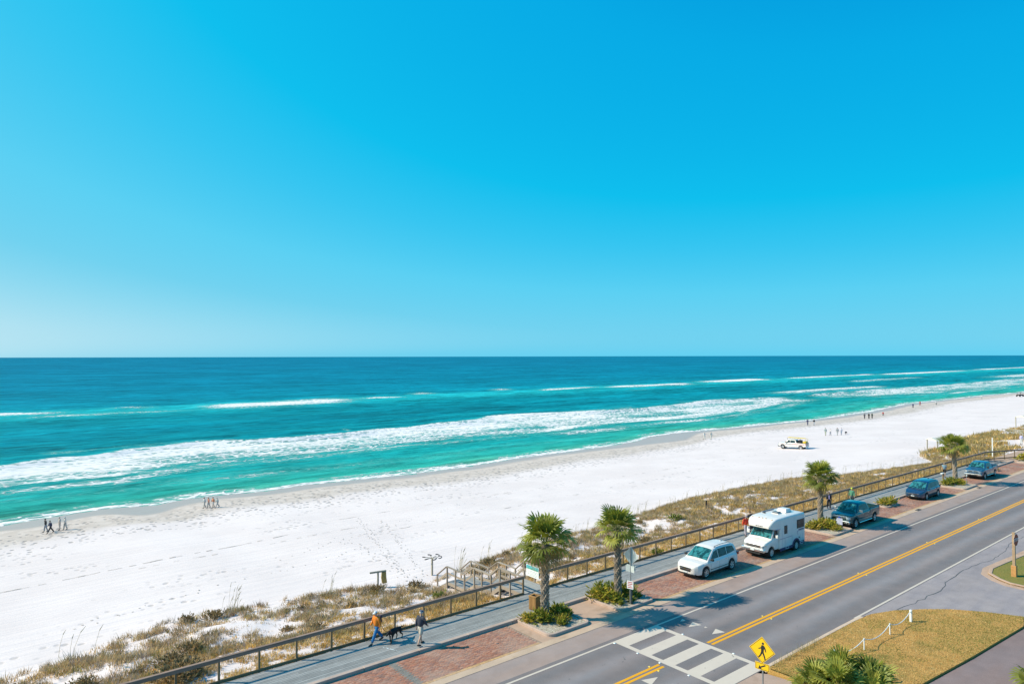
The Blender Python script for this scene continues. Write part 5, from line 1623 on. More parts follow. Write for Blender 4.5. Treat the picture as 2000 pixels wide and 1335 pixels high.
# front end
g.nose(-.60, .60, .78, .98, 'grille', m_chrome, off=.02)
for k in range(3): g.nose(-.52, .52, .80+k*.055, .835+k*.055, 'grille_slot', m_black, off=.032)
g.nose(.60, .84, .80, .96, 'headlight', m_lamp, off=.02, mirror=True)
g.nose(.80, .92, .80, .96, 'turn_signal', m_amber, off=.012, mirror=True)
q = MB(); q.box((2.40, -.94, .50), (2.66, .94, .72)); q.build('front_bumper', m_chrome, rv, bevel=.05)
box_part(rv, 'number_plate', m_plate, (2.66, -.15, .56), (2.675, .15, .66))
box_part(rv, 'tow_bracket', m_black, (2.2, -.6, .30), (2.6, .6, .42), .02)
q = MB(); q.beam((1.45, -.6, 1.49), (1.33, -.1, 1.62), .018, .015); q.beam((1.45, .15, 1.49), (1.33, .62, 1.62), .018, .015); q.build('wipers', m_black, rv)
# roof gear
ac = MB(); ac.add([(-2.35, -.42, 2.755), (-1.45, -.42, 2.755), (-1.45, .42, 2.755), (-2.35, .42, 2.755), (-2.28, -.34, 3.0), (-1.62, -.34, 3.02), (-1.62, .34, 3.02), (-2.28, .34, 3.0)], [(0,3,2,1), (4,5,6,7), (0,1,5,4), (1,2,6,5), (2,3,7,6), (3,0,4,7)])
ac.build('roof_air_conditioner', m_rv, rv, bevel=.05)
box_part(rv, 'roof_vent', M('smoked_vent', (.12, .13, .15), .3), (-1.05, -.25, 2.77), (-.6, .22, 2.90), .03)
box_part(rv, 'vent_base', m_rv, (-1.10, -.30, 2.75), (-.55, .27, 2.80))
box_part(rv, 'small_vent', m_black, (-.25, -.72, 2.75), (-.1, -.58, 2.83), .02)
q = MB(); q.tube([(-1.9, -.9, 2.80), (-.2, -.9, 2.80)], .05, 8); q.build('rolled_awning', M('awning_grey', (.3, .3, .32), .6), rv)
for k in range(3):
    box_part(rv, 'clearance_lamp', m_amber, (1.18, -.28+k*.28-.03, 2.705), (1.26, -.28+k*.28+.03, 2.74))
for sd in (1, -1): box_part(rv, 'clearance_lamp', m_amber, (1.22, sd*.80-.03, 2.68), (1.30, sd*.80+.03, 2.715))
for k in range(7):
    a = -.26+k*.085
    box_part(rv, 'cap_lettering', M('dark_lettering', (.06, .05, .08), .5), (1.742, a, 2.17), (1.75, a+(.05 if k % 2 else .065), 2.23))
for sd in (1, -1): box_part(rv, 'tail_light', m_red, (-3.13, sd*.80, .75), (-3.05, sd*1.0, 1.05), .02)
q = MB(); q.lathe([(.02, -3.30), (.34, -3.29), (.36, -3.22), (.34, -3.12), (.02, -3.10)], 20, 'x', (0, 0, 1.25)); q.build('spare_wheel', m_tyre, rv, smooth=40, fix=True)
# a far vehicle at the water line, right edge
fv = thing('beach_buggy', 'dark utility buggy on the far beach at the right edge', 'buggy', (385, 96.5, sz(385, 96.5)), R(160))
box_part(fv, 'body', m_black, (-1.6, -.7, .5), (1.5, .7, 1.0), .1); box_part(fv, 'roof', m_black, (-1.3, -.75, 1.85), (.7, .75, 1.95), .04)
for sx in (-1.2, .6):
    for sd in (1, -1):
        q = MB(); q.tube([(sx, sd*.65, 1.0), (sx, sd*.65, 1.86)], .04, 6); q.build('roof_post', m_black, fv)
for sx in (-1.1, 1.1):
    for sd in (1, -1):
        q = MB(); q.lathe([(.03, -.12), (.4, -.12), (.42, 0), (.4, .12), (.03, .12)], 14, 'y', (sx, sd*.7, .4)); q.build('wheel', m_tyre, fv)
# ------------------------------------------------------------------ people and dogs
def skin_mesh(chains, root, sub=1):
    """chains: lists of (point, radius); points shared by position become one vertex"""
    idx, vs_, rad, ed = {}, [], [], []
    for ch in chains:
        prev = None
        for p_, r_ in ch:
            key = tuple(round(c, 4) for c in p_)
            if key not in idx:
                idx[key] = len(vs_); vs_.append(key); rad.append(r_)
            i = idx[key]
            if prev is not None and prev != i: ed.append((prev, i))
            prev = i
    me = bpy.data.meshes.new('skin'); me.from_pydata(vs_, ed, [])
    o = bpy.data.objects.new('skin', me); col.objects.link(o)
    md = o.modifiers.new('s', 'SKIN'); md.use_smooth_shade = True
    sv = me.skin_vertices[0].data if me.skin_vertices else None
    if sv is None:
        bpy.context.view_layer.update()
        sv = me.skin_vertices[0].data
    rk = tuple(round(c, 4) for c in root)
    for i, r_ in enumerate(rad):
        sv[i].radius = (r_, r_) if not isinstance(r_, tuple) else r_
        sv[i].use_root = (vs_[i] == rk)
    sb = o.modifiers.new('b', 'SUBSURF'); sb.levels = sub; sb.render_levels = sub
    bpy.context.view_layer.update()
    out = bpy.data.meshes.new_from_object(o.evaluated_get(bpy.context.evaluated_depsgraph_get()))
    bpy.data.objects.remove(o)
    out.shade_smooth()
    return out
def ball(c, r, name, mat, parent, sc=(1, 1, 1), seg=12, rings=7, z0=-1.0, z1=1.0):
    b = MB()
    prof = []
    for k in range(rings+1):
        a = -math.pi/2+math.pi*k/rings
        zz_ = math.sin(a)
        if z0-1e-6 <= zz_ <= z1+1e-6: prof.append((max(.002, r*math.cos(a)), r*zz_))
    b.lathe(prof, seg, 'z')
    b.v = [(c[0]+x*sc[0], c[1]+y*sc[1], c[2]+z*sc[2]) for x, y, z in b.v]
    return b.build(name, mat, parent, smooth=60)
m_skin = M('skin', (.50, .30, .22), .6, var=.08)
_cache = {}
def skeleton(pose):
    thl, kbl, thr, kbr, sal, ebl, sar, ebr, lean = [R(a) for a in pose]
    J = {}
    hz = .93
    for s, th, kb, sg in (('l', thl, kbl, 1), ('r', thr, kbr, -1)):
        hip = Vector((0, sg*.085, hz-.03)); knee = hip+Vector((math.sin(th), sg*.01, -math.cos(th)))*.43
        sh = th-kb
        ank = knee+Vector((math.sin(sh), 0, -math.cos(sh)))*.42
        toe = ank+Vector((math.cos(sh*.6)*.17, sg*.02, -.05+math.sin(sh*.5)*.05))
        J.update({'hip'+s: hip, 'knee'+s: knee, 'ank'+s: ank, 'toe'+s: toe})
    def up(x, y, z):                                         # lean of the trunk about the hips
        return Vector((x*math.cos(lean)+(z-hz)*math.sin(lean), y, hz+(z-hz)*math.cos(lean)-x*math.sin(lean)))
    J['pel'] = Vector((0, 0, hz)); J['waist'] = up(0, 0, 1.08); J['chest'] = up(.0, 0, 1.30); J['neck'] = up(-.01, 0, 1.46); J['jaw'] = up(.015, 0, 1.545); J['head'] = up(.03, 0, 1.63); J['crown'] = up(.02, 0, 1.70)
    for s, sa, eb, sg in (('l', sal, ebl, 1), ('r', sar, ebr, -1)):
        sh = up(-.01, sg*.175, 1.405); el = sh+Vector((math.sin(sa), sg*.16, -math.cos(sa))).normalized()*.29
        wr = el+Vector((math.sin(sa+eb), sg*.02, -math.cos(sa+eb))).normalized()*.25
        hd = wr+Vector((math.sin(sa+eb+.15), 0, -math.cos(sa+eb+.15)))*.085
        J.update({'sh'+s: sh, 'el'+s: el, 'wr'+s: wr, 'hd'+s: hd})
    low = min(J['ankl'].z, J['ankr'].z)-.085
    for k in J: J[k] = J[k]-Vector((0, 0, low))
    return J
def pmesh(pose, part, detail=False):
    key = (pose, part, detail)
    if key in _cache: return _cache[key]
    J = skeleton(pose); g = lambda k, r_: (tuple(J[k]), r_)
    if part == 'body':
        ch = [[g('pel', .10), g('waist', .085), g('chest', .09), g('neck', .055), g('jaw', .068), g('head', .088), g('crown', .066)]]
        for s in 'lr':
            ch.append([g('pel', .10), g('hip'+s, .08), g('knee'+s, .052), (tuple(J['knee'+s].lerp(J['ank'+s], .35)), .056), g('ank'+s, .035), g('toe'+s, .03)])
            ch.append([g('chest', .09), g('sh'+s, .06), g('el'+s, .04), g('wr'+s, .026), g('hd'+s, .034 if not detail else .03)])
            if detail:                                       # five fingers rooted in the palm
                wr, hd = J['wr'+s], J['hd'+s]; d_ = (hd-wr).normalized(); sg = 1 if s == 'l' else -1
                fw = Vector((math.cos(.2), 0, .1)).normalized(); fw = (fw-d_*fw.dot(d_)).normalized()
                for k, ln in enumerate((.07, .08, .075, .058)):
                    b0 = hd+fw*(.027-.018*k)
                    m1 = b0+d_*ln*.55-Vector((0, sg*.008, 0)); m2 = m1+(d_*.75-Vector((0, sg*.5, 0))).normalized()*ln*.5
                    ch.append([g('hd'+s, .03), (tuple(b0+d_*.012), .0095), (tuple(m1), .0088), (tuple(m2), .0075)])
                tb = wr.lerp(hd, .45)+fw*.028
                ch.append([g('hd'+s, .03), (tuple(tb), .012), (tuple(tb+fw*.03+d_*.02), .010), (tuple(tb+fw*.035+d_*.05), .008)])
        if detail:                                           # nose and ears
            h = J['head']; fwd = Vector((1, 0, 0))
            ch.append([g('head', .088), (tuple(h+Vector((.098, 0, -.012))), .016)])
            for sg in (1, -1): ch.append([g('head', .088), (tuple(h+Vector((-.01, sg*.092, -.01))), .02)])
    elif part in ('shirt', 'tee'):
        ch = [[(tuple(J['pel']-Vector((0, 0, .03))), .165), g('waist', .165), g('chest', .18), (tuple(J['neck']-Vector((0, 0, .02))), .085)]]
        for s in 'lr':
            if part == 'shirt': ch.append([g('chest', .18), g('sh'+s, .095), g('el'+s, .072), (tuple(J['el'+s].lerp(J['wr'+s], .92)), .052)])
            else: ch.append([g('chest', .18), g('sh'+s, .095), (tuple(J['sh'+s].lerp(J['el'+s], .75)), .075)])
    elif part in ('trousers', 'shorts'):
        ch = [[(tuple(J['waist']-Vector((0, 0, .04))), .155), g('pel', .16)]]
        for s in 'lr':
            if part == 'trousers': ch.append([g('pel', .16), g('hip'+s, .125), g('knee'+s, .09), (tuple(J['knee'+s].lerp(J['ank'+s], .93)), .08)])
            else: ch.append([g('pel', .16), g('hip'+s, .125), (tuple(J['hip'+s].lerp(J['knee'+s], .95)), .105)])
    elif part in ('shoe_l', 'shoe_r'):
        b = MB(); s = part[-1]
        a, t_ = J['ank'+s], J['toe'+s]; d_ = (t_-a); d_.normalize()
        b.tube([a-d_*.05+Vector((0, 0, -.03)), a+Vector((0, 0, -.02)), a.lerp(t_, .6)+Vector((0, 0, -.02)), t_+d_*.05+Vector((0, 0, -.005))], [.035, .052, .05, .03], 8)
        o = b.build('shoe', m_black, None, smooth=60); me = o.data; bpy.data.objects.remove(o)
        _cache[key] = me
        return me
    me = skin_mesh(ch, tuple(J['pel']) if part != 'shirt' and part != 'tee' else tuple(J['chest']), 2 if detail else 1)
    me.materials.append(m_black)
    _cache[key] = me
    return me
WALK = (15, 5, -15, 14, -16, 12, 18, 22, 3)
WALK2 = (-10, 12, 12, 5, 12, 22, -14, 10, 2)
STRIDE = (30, 4, -28, 10, -14, 22, 14, 30, 5)
STAND = (2, 2, -3, 3, 4, 12, -2, 10, 1)
LEAN = (4, 6, -4, 4, 35, 60, 30, 70, 12)
SIT = (86, 92, 80, 88, 25, 60, 20, 60, 12)
def colm(c):
    return M('cloth_%02x%02x%02x' % tuple(int(x*255) for x in c), c, .85, var=.12, scale=14)
def put(me, name, mat, parent):
    o = bpy.data.objects.new(name, me); col.objects.link(o); o.parent = parent
    o.material_slots[0].link = 'OBJECT'; o.material_slots[0].material = mat
    return o
def person(label, x, y, z, heading, pose, top, legs, h=1.72, sleeves='shirt', legpart='trousers', hat=None, hair=(.12, .08, .05), shoe=(.03, .03, .035), detail=False, group=None, brim='cap'):
    t_ = thing('person', label, 'person', (x, y, z), R(heading), group)
    s = h/1.78
    t_.scale = (s, s, s)
    J = skeleton(pose)
    body = put(pmesh(pose, 'body', detail), 'body', m_skin, t_)
    put(pmesh(pose, sleeves), 'shirt' if sleeves == 'tee' else 'jacket', colm(top), t_)
    put(pmesh(pose, legpart), legpart, colm(legs), t_)
    for sl in 'lr': put(pmesh(pose, 'shoe_'+sl), 'shoe', colm(shoe), t_)
    hd = J['head']
    if hat:
        hb = ball(hd+Vector((-.005, 0, .03)), .102, 'hat', colm(hat), t_, (1.08, 1, .95), z0=-.05)
        b = MB()
        if brim == 'cap': b.add([(hd.x+.10*math.cos(a)+(.09 if abs(a) < 1.2 else 0)*math.cos(a), hd.y+.10*math.sin(a), hd.z+.035-(.015 if abs(a) < 1.2 else 0)) for a in np.linspace(-1.4, 1.4, 9)]+[(hd.x+.02, hd.y, hd.z+.05)], [(i, i+1, 9) for i in range(8)])
        else: b.lathe([(.09, .03), (.17, .02), (.17, .025), (.09, .04)], 16, 'z', tuple(hd), cap=False)
        b.build('brim', colm(hat), hb)
    if hair:
        ball(hd+Vector((-.02, 0, .012)), .1, 'hair', colm(hair), body, (1.05, 1.02, 1.02 if not hat else .7), z0=-.35)
    if detail:
        for sg in (1, -1): ball(hd+Vector((.084, sg*.033, .012)), .012, 'eye', m_black, body, seg=8, rings=4)
        b = MB(); b.box((hd.x+.074, -.022, hd.z-.052), (hd.x+.086, .022, hd.z-.044)); b.build('mouth', colm((.35, .12, .1)), body)
    return t_
p_or = person('person in orange shirt, blue jeans and pale cap walking a black dog', 17.2, 32.12, DZ, 190, STRIDE, (.72, .20, .02), (.02, .15, .36), 1.74, hat=(.62, .62, .64), hair=None, shoe=(.05, .05, .055), detail=True)
box_part(p_or, 'backpack', colm((.05, .035, .05)), (-.26, -.13, 1.02), (-.13, .13, 1.40), .04)
p_bk = person('person in dark jacket and khaki shorts walking on the deck right of the black dog', 18.8, 30.42, DZ, 20, WALK, (.045, .047, .07), (.48, .42, .36), 1.78, legpart='shorts', hat=(.10, .11, .16), hair=(.5, .47, .45), detail=True)
def dog(label, x, y, z, heading, c, s=1.0):
    t_ = thing('dog', label, 'dog', (x, y, z), R(heading))
    ch = [[((-.36, 0, .50), .085), ((-.15, 0, .52), .10), ((.12, 0, .52), .125), ((.30, 0, .54), .115), ((.44, 0, .58), .075), ((.54, 0, .56), .075), ((.64, 0, .50), .048), ((.72, 0, .47), .036)],
          [((-.36, 0, .50), .085), ((-.50, 0, .50), .03), ((-.64, 0, .46), .022), ((-.74, 0, .50), .013)]]
    for sg, f, b_ in ((1, .16, -.08), (-1, -.05, .12)):
        ch.append([((.30, 0, .54), .115), ((.30, sg*.09, .40), .058), ((.30+f*.5, sg*.09, .22), .034), ((.30+f, sg*.09, .05), .026), ((.36+f, sg*.09, .025), .026)])
        ch.append([((-.36, 0, .50), .085), ((-.34, sg*.09, .42), .075), ((-.27+b_*.4, sg*.09, .30), .048), ((-.42+b_, sg*.09, .17), .028), ((-.38+b_, sg*.09, .05), .023), ((-.32+b_, sg*.09, .025), .026)])
    me = skin_mesh(ch, (.12, 0, .52), 2); me.materials.append(colm(c))
    o = bpy.data.objects.new('body', me); col.objects.link(o); o.parent = t_
    for sg in (1, -1):
        b = MB(); b.add([(.50, sg*.05, .62), (.56, sg*.06, .61), (.50, sg*.10, .50), (.55, sg*.095, .50)], [(0, 1, 3, 2)]); b.build('ear', colm(c), o)
    b = MB(); b.lathe([(.088, -.015), (.088, .015)], 14, 'x', (.44, 0, .575), cap=False); b.build('collar', colm((.25, .08, .06)), t_)
    t_.scale = (s, s, s)
    return t_
dog('black dog on a leash sniffing along the deck', 18.05, 31.72, DZ, 205, (.012, .011, .013), 1.08)
q = MB(); q.tube([(17.42, 32.0, 1.0), (17.5, 31.9, .78), (17.63, 31.62, .72)], .012, 5)
tag(q.build('dog_leash', m_black), 'dark leash between the orange shirted walker and the black dog', 'leash')
# damp splashes on the deck
m_spl = M('deck_splash', (.62, .66, .68), .35, var=.1)
q = MB()
for (x, y) in [(17.2+.03*k+random.uniform(-.03, .03), 31.35-.075*k) for k in range(14)]+[(18.75+random.uniform(-.12, .12), 31.1+random.uniform(-.2, .3)) for _ in range(16)]:
    r_ = random.uniform(.012, .04)
    q.add([(x+r_*math.cos(a)*1.2, y+r_*math.sin(a)*1.6, DZ+.006) for a in np.linspace(0, 6.28, 7)[:-1]], [tuple(range(6))])
q.build('splash_marks', m_spl, boardwalk)
# others on the deck
p_ = person('person in red shirt beside the white camper, half hidden by it', 50.6, 31.5, DZ, 250, WALK2, (.62, .05, .02), (.36, .32, .38), 1.74, hat=(.35, .28, .33), group='people on the boardwalk')
q = MB(); q.add([(-.14, -.05, .55), (.14, -.05, .55), (.14, .05, .55), (-.14, .05, .55), (-.12, -.03, .95), (.12, -.03, .95), (.12, .03, .95), (-.12, .03, .95)], [(0,3,2,1), (4,5,6,7), (0,1,5,4), (1,2,6,5), (2,3,7,6), (3,0,4,7)])
bg_ = q.build('shopping_bag', M('white_plastic', (.8, .8, .8), .5)); bg_.location = (50.35, 31.1, DZ); tag(bg_, 'white carrier bag held beside the red shirted person', 'bag')
person('person in black leaning by the railing behind the white camper', 52.4, 32.1, DZ, 80, LEAN, (.03, .03, .035), (.05, .05, .06), 1.72, group='people on the boardwalk')
person('person in black suit and lilac shirt walking on the deck beside a palm trunk', 65.8, 31.95, DZ, 215, WALK, (.025, .025, .035), (.03, .03, .04), 1.72, hair=(.2, .1, .13), group='people on the boardwalk')
box_part(bpy.data.objects[-1] if False else [o for o in col.objects if o.get('label', '').startswith('person in black suit')][0], 'shirt_front', colm((.42, .34, .62)), (.165, -.05, 1.02), (.19, .05, 1.40))
person('person in green jacket and yellow cap behind the dark green pickup', 69.0, 31.2, DZ, 200, WALK2, (.10, .27, .17), (.08, .1, .1), 1.80, hat=(.55, .62, .05), group='people on the boardwalk')
person('person in slate blue top and dark shorts walking left of the farthest palm', 93.9, 31.3, DZ, 190, WALK, (.20, .30, .38), (.02, .02, .025), 1.76, sleeves='tee', legpart='shorts', hair=(.25, .2, .15), group='people on the boardwalk')
person('person in pale lilac top beside the far dune crossing at the right edge', 142.3, 35.6, -.35, 200, STAND, (.55, .50, .72), (.60, .6, .62), 1.78, group='people on the boardwalk')
# people on the beach
def bp(label, x, y, heading, pose, top, legs, h=1.72, **kw):
    return person(label, x, y, sz(x, y), heading, pose, top, legs, h, group='people on the beach', **kw)
NAVY, BLK, PALE, GREY = (.035, .045, .085), (.025, .025, .03), (.62, .60, .58), (.40, .42, .44)
bp('person in black and grey, rear of the two dark walkers at the left waterline', 8.3, 93.0, 200, WALK2, BLK, (.30, .32, .36), 1.5, hat=BLK)
bp('person in navy and black, front of the two dark walkers at the left waterline', 8.65, 91.8, 200, STRIDE, NAVY, BLK, 1.5)
bp('person in pale beige right behind the two dark walkers', 9.6, 92.8, 200, STAND, (.56, .47, .42), (.56, .46, .40), 1.5, hair=(.45, .4, .36))
bp('person in white, fourth in the file at the lower left waterline', 10.1, 92.5, 200, WALK2, (.58, .50, .46), (.54, .45, .39), 1.46, hair=(.5, .46, .42), hat=(.6, .58, .55))
bp('person in pale grey leading the pink group at the waterline', 25.6, 94.6, 200, WALK, (.55, .53, .52), (.52, .45, .40), 1.4, hat=BLK)
bp('person in coral top, left of two coral tops at the waterline', 26.05, 94.3, 200, WALK2, (.68, .26, .18), (.56, .45, .4), 1.36)
bp('person in coral orange top and white shorts at the waterline', 26.5, 93.9, 200, WALK, (.70, .28, .16), (.6, .52, .48), 1.4, legpart='shorts')
bp('person in grey green closing the pink group at the waterline', 26.9, 93.5, 200, STRIDE, (.48, .50, .48), (.46, .42, .4), 1.38, hair=(.4, .36, .32))
bp('person in white, left of the pale pair on mid beach', 135.6, 94.9, 250, WALK, (.64, .63, .62), (.6, .58, .56), 1.75, hair=(.45, .42, .4))
bp('person in cream, right of the pale pair on mid beach', 136.3, 93.6, 250, WALK2, (.62, .58, .52), (.58, .55, .5), 1.78, hair=(.4, .36, .32))
bp('person in navy, left of the pair beyond the lifeguard truck', 185.8, 96.0, 200, STAND, (.04, .05, .12), (.12, .13, .2), 1.78)
bp('person in black and white, right of the pair beyond the lifeguard truck', 187.3, 94.9, 200, WALK, BLK, (.5, .5, .56), 1.76)
bp('person in faded teal leading the strolling group near the lifeguard truck', 155.9, 76.3, 190, WALK, (.30, .36, .36), (.36, .38, .3), 1.8)
bp('person in white and pink in the strolling group near the lifeguard truck', 156.8, 75.6, 190, WALK2, (.68, .6, .6), (.64, .55, .55), 1.5, hair=(.4, .35, .3))
bp('person in dark grey in the middle of the strolling group near the lifeguard truck', 158.1, 74.6, 190, STRIDE, (.30, .31, .33), (.32, .33, .34), 1.82)
bp('person in pale lilac closing the strolling group near the lifeguard truck', 158.9, 74.1, 190, WALK, (.56, .54, .62), (.5, .5, .56), 1.76, hair=(.4, .38, .4))
dog('small dark dog trotting behind the strolling group on the sand', 160.6, 73.8, sz(160.6, 73.8), 190, (.03, .03, .03), 1.1)
bp('person in dark clothes, left of the far trio at the waterline', 218.6, 94.7, 200, STAND, (.08, .08, .11), (.06, .06, .08), 1.74)
bp('person in black, middle of the far trio at the waterline', 219.3, 93.7, 200, STAND, BLK, BLK, 1.78)
bp('person in dark green, right of the far trio at the waterline', 220.6, 93.3, 200, WALK, (.06, .09, .07), (.05, .05, .05), 1.76)
s_ = bp('person in red sitting on the sand at the far waterline', 234.7, 95.8, 200, SIT, (.5, .06, .06), (.10, .08, .1), 1.7)
s_.location.z -= .0
bp('person in dark blue standing alone near the far waterline', 279.8, 103.5, 220, STAND, (.05, .07, .2), (.05, .05, .09), 1.8)
bp('person in red with a raised arm near the far waterline', 297.3, 107.4, 220, WALK, (.55, .05, .06), (.3, .06, .07), 1.8)
bp('person in white shirt jogging near the far waterline', 300.8, 102.8, 20, STRIDE, (.6, .6, .62), (.1, .13, .14), 1.75)
bp('person in pale clothes wading at the far right waterline', 359, 104.3, 200, STAND, (.6, .62, .64), (.4, .42, .44), 1.8)

# ------------------------------------------------------------------ signs and street furniture
m_galv = M('galvanised_steel', (.42, .43, .44), .4, .8, var=.1)
m_signback = M('sign_back_aluminium', (.62, .66, .66), .45, .3, var=.08)
m_ysign = M('yellow_sign_face', (.86, .50, .01), .45, var=.04)
m_ink = M('sign_black_ink', (.02, .02, .02), .6)
m_signw = M('sign_white_face', (.78, .78, .8), .5, var=.05)
m_redink = M('sign_red_ink', (.5, .05, .06), .6)
def flat(name, pts, mat, parent, thick, at, rot):
    """flat plate from 2-D points (right, up) facing local +X"""
    b = MB(); n = len(pts)
    b.add([(thick/2, a, c) for a, c in pts]+[(-thick/2, a, c) for a, c in pts], [tuple(range(n)), tuple(range(2*n-1, n-1, -1))]+[(i, n+i, n+(i+1) % n, (i+1) % n) for i in range(n)])
    o = b.build(name, mat, parent, fix=True); o.location = at; o.rotation_euler = rot
    return o
def diamond(s_): return [(0, s_), (s_, 0), (0, -s_), (-s_, 0)]
def inset_d(s_, r_): return [(0, s_-r_), (s_-r_, 0), (0, -s_+r_), (-s_+r_, 0)]
WALKER = [[(-.02, .30), (.03, .36), (.08, .34), (.09, .28), (.05, .24), (.0, .25)],
          [(-.03, .21), (.05, .23), (.13, .17), (.17, .06), (.19, -.05), (.155, -.06), (.12, .04), (.09, .08), (.07, -.08), (.13, -.24), (.17, -.42), (.115, -.43), (.07, -.28), (.01, -.14), (-.06, -.27), (-.15, -.38), (-.19, -.34), (-.10, -.22), (-.05, -.08), (-.05, .06), (-.16, .015), (-.18, .05), (-.06, .11)]]
def crossing_sign(label, x, y, z, face, zc, zp, mats, front=True):
    """square turned on its corner above an arrow plaque; face: heading of the printed side"""
    t_ = thing('crossing_sign', label, 'road sign', (x, y, z), R(face), None)
    q = MB(); q.tube([(-.045, 0, -.3), (-.045, 0, zc+.45)], .032, 10); q.build('pole', m_galv, t_)
    S = .56
    pl = flat('sign_plate', diamond(S), m_signback, t_, .006, (0, 0, zc), (0, 0, 0))
    f_ = flat('sign_face', diamond(S-.004), m_ysign, t_, .002, (.0045, 0, zc), (0, 0, 0))
    b = MB()                                                # border line
    o_, i_ = diamond(S-.035), diamond(S-.058)
    b.add([(.0068, a, c) for a, c in o_+i_], [(k, (k+1) % 4, 4+(k+1) % 4, 4+k) for k in range(4)]); bo = b.build('border', m_ink, pl, fix=True)
    for poly in WALKER:
        flat('walker', [(a*.92, c*.92) for a, c in poly], m_ink, pl, .002, (.0072, 0, 0), (0, 0, 0))
    p2 = flat('arrow_plaque', [(-.31, -.155), (.31, -.155), (.31, .155), (-.31, .155)], m_signback, t_, .006, (0, 0, zp), (0, 0, 0))
    flat('plaque_face', [(-.306, -.151), (.306, -.151), (.306, .151), (-.306, .151)], m_ysign, p2, .002, (.0045, 0, 0), (0, 0, 0))
    flat('arrow', [(-.17, -.105), (-.02, -.11), (-.055, -.06), (.15, .055), (.12, .1), (-.08, -.015), (-.115, .035)], m_ink, p2, .002, (.0068, 0, 0), (0, 0, 0))
    b = MB(); b.add([(.0068, a, c) for a, c in [(-.285, -.13), (.285, -.13), (.285, .13), (-.285, .13), (-.268, -.113), (.268, -.113), (.268, .113), (-.268, .113)]], [(k, (k+1) % 4, 4+(k+1) % 4, 4+k) for k in range(4)]); b.build('plaque_border', m_ink, p2, fix=True)
    for zz_ in (zc-.25, zc+.25): box_part(t_, 'bolt', m_galv, (-.01, -.015, zz_-.015), (.009, .015, zz_+.015))
    return t_
crossing_sign('yellow diamond pedestrian crossing sign with arrow plaque facing us at the crosswalk', 26.25, 15.62, 0, 187, 2.74, 2.06, None)
cb = crossing_sign('silver backed crossing sign on a pole beside the second palm', 31.76, 27.49, .08, 5, 2.88, 2.18, None)
for sg, a in ((1, 12), (-1, -10)):
    fl = flat('side_plaque', [(-.14, -.19), (.14, -.19), (.14, .19), (-.14, .19)], m_signback, cb, .006, (-.09, sg*.17, 2.12), (0, 0, R(180+a)))
q = MB(); q.box((-.10, -.07, -.1), (.02, .07, 1.0)); q.build('post_sleeve', M('dark_sleeve', (.10, .10, .095), .6), cb)
def small_sign(name, label, x, y, z, h, w, hh, face, mat, ink, tilt=0):
    t_ = thing(name, label, 'sign', (x, y, z), R(face), 'low parking notice signs')
    q = MB(); q.tube([(-.03, 0, -.2), (-.03, 0, h-.02)], .022, 8); q.build('pole', m_galv, t_)
    pl = flat('panel', [(-w/2, -hh/2), (w/2, -hh/2), (w/2, hh/2), (-w/2, hh/2)], mat, t_, .006, (0, 0, h-hh/2), (0, 0, 0))
    if ink:
        for k in range(4):
            a = -w*.38; b = w*(.38 if k != 2 else .2); zz_ = hh*.32-k*hh*.21
            flat('text_line', [(a, zz_-hh*.05), (b, zz_-hh*.05), (b, zz_+hh*.05), (a, zz_+hh*.05)], ink, pl, .002, (.0045, 0, 0), (0, 0, 0))
    return t_
small_sign('parking_notice', 'small white notice with red lettering on the second palm island', 31.62, 27.45, .08, 1.42, .42, .48, 195, m_signw, m_redink)
small_sign('parking_notice', 'small mauve notice panel in front of the dark green pickup', 58.5, 27.5, .08, 1.1, .45, .55, 195, M('sign_mauve', (.50, .48, .60), .5), None)
small_sign('parking_notice', 'thin notice post in front of the blue pickup', 89.5, 27.6, .08, 1.35, .12, .2, 200, m_signback, None)
tw = thing('tall_white_post', 'tall white post standing on the dune behind the far railing', 'post', (122.2, 34.2, -.4))
q = MB(); q.box((-.06, -.06, -.2), (.06, .06, 2.9)); q.build('post', m_signw, tw, bevel=.01)
# stop sign on a wooden post
st_ = thing('stop_sign', 'brown post with a weathered red STOP sign turned edgewise on the grass island', 'road sign', (55.6, 14.42, .1))
m_ps = M('painted_timber', (.36, .24, .155), .7, var=.15)
box_part(st_, 'post', m_ps, (-.085, -.085, .5), (.085, .085, 2.95), .015)
box_part(st_, 'post_base', M('orange_timber', (.48, .23, .08), .7), (-.15, -.15, -.1), (.15, .15, .72), .02)
oc = [(.41*math.cos(R(22.5+45*k)), .41*math.sin(R(22.5+45*k))) for k in range(8)]
pl = flat('sign_plate', oc, M('stop_red', (.33, .055, .05), .5), st_, .012, (.05, -.12, 2.45), (0, 0, R(-93)))
flat('rim', [(a*1.04, c*1.04) for a, c in oc], m_signw, pl, .004, (-.006, 0, 0), (0, 0, 0))
text_mesh('STOP', 'lettering', m_signw, pl, .30, (.008, 0, 0), (R(90), 0, R(90)), .002)
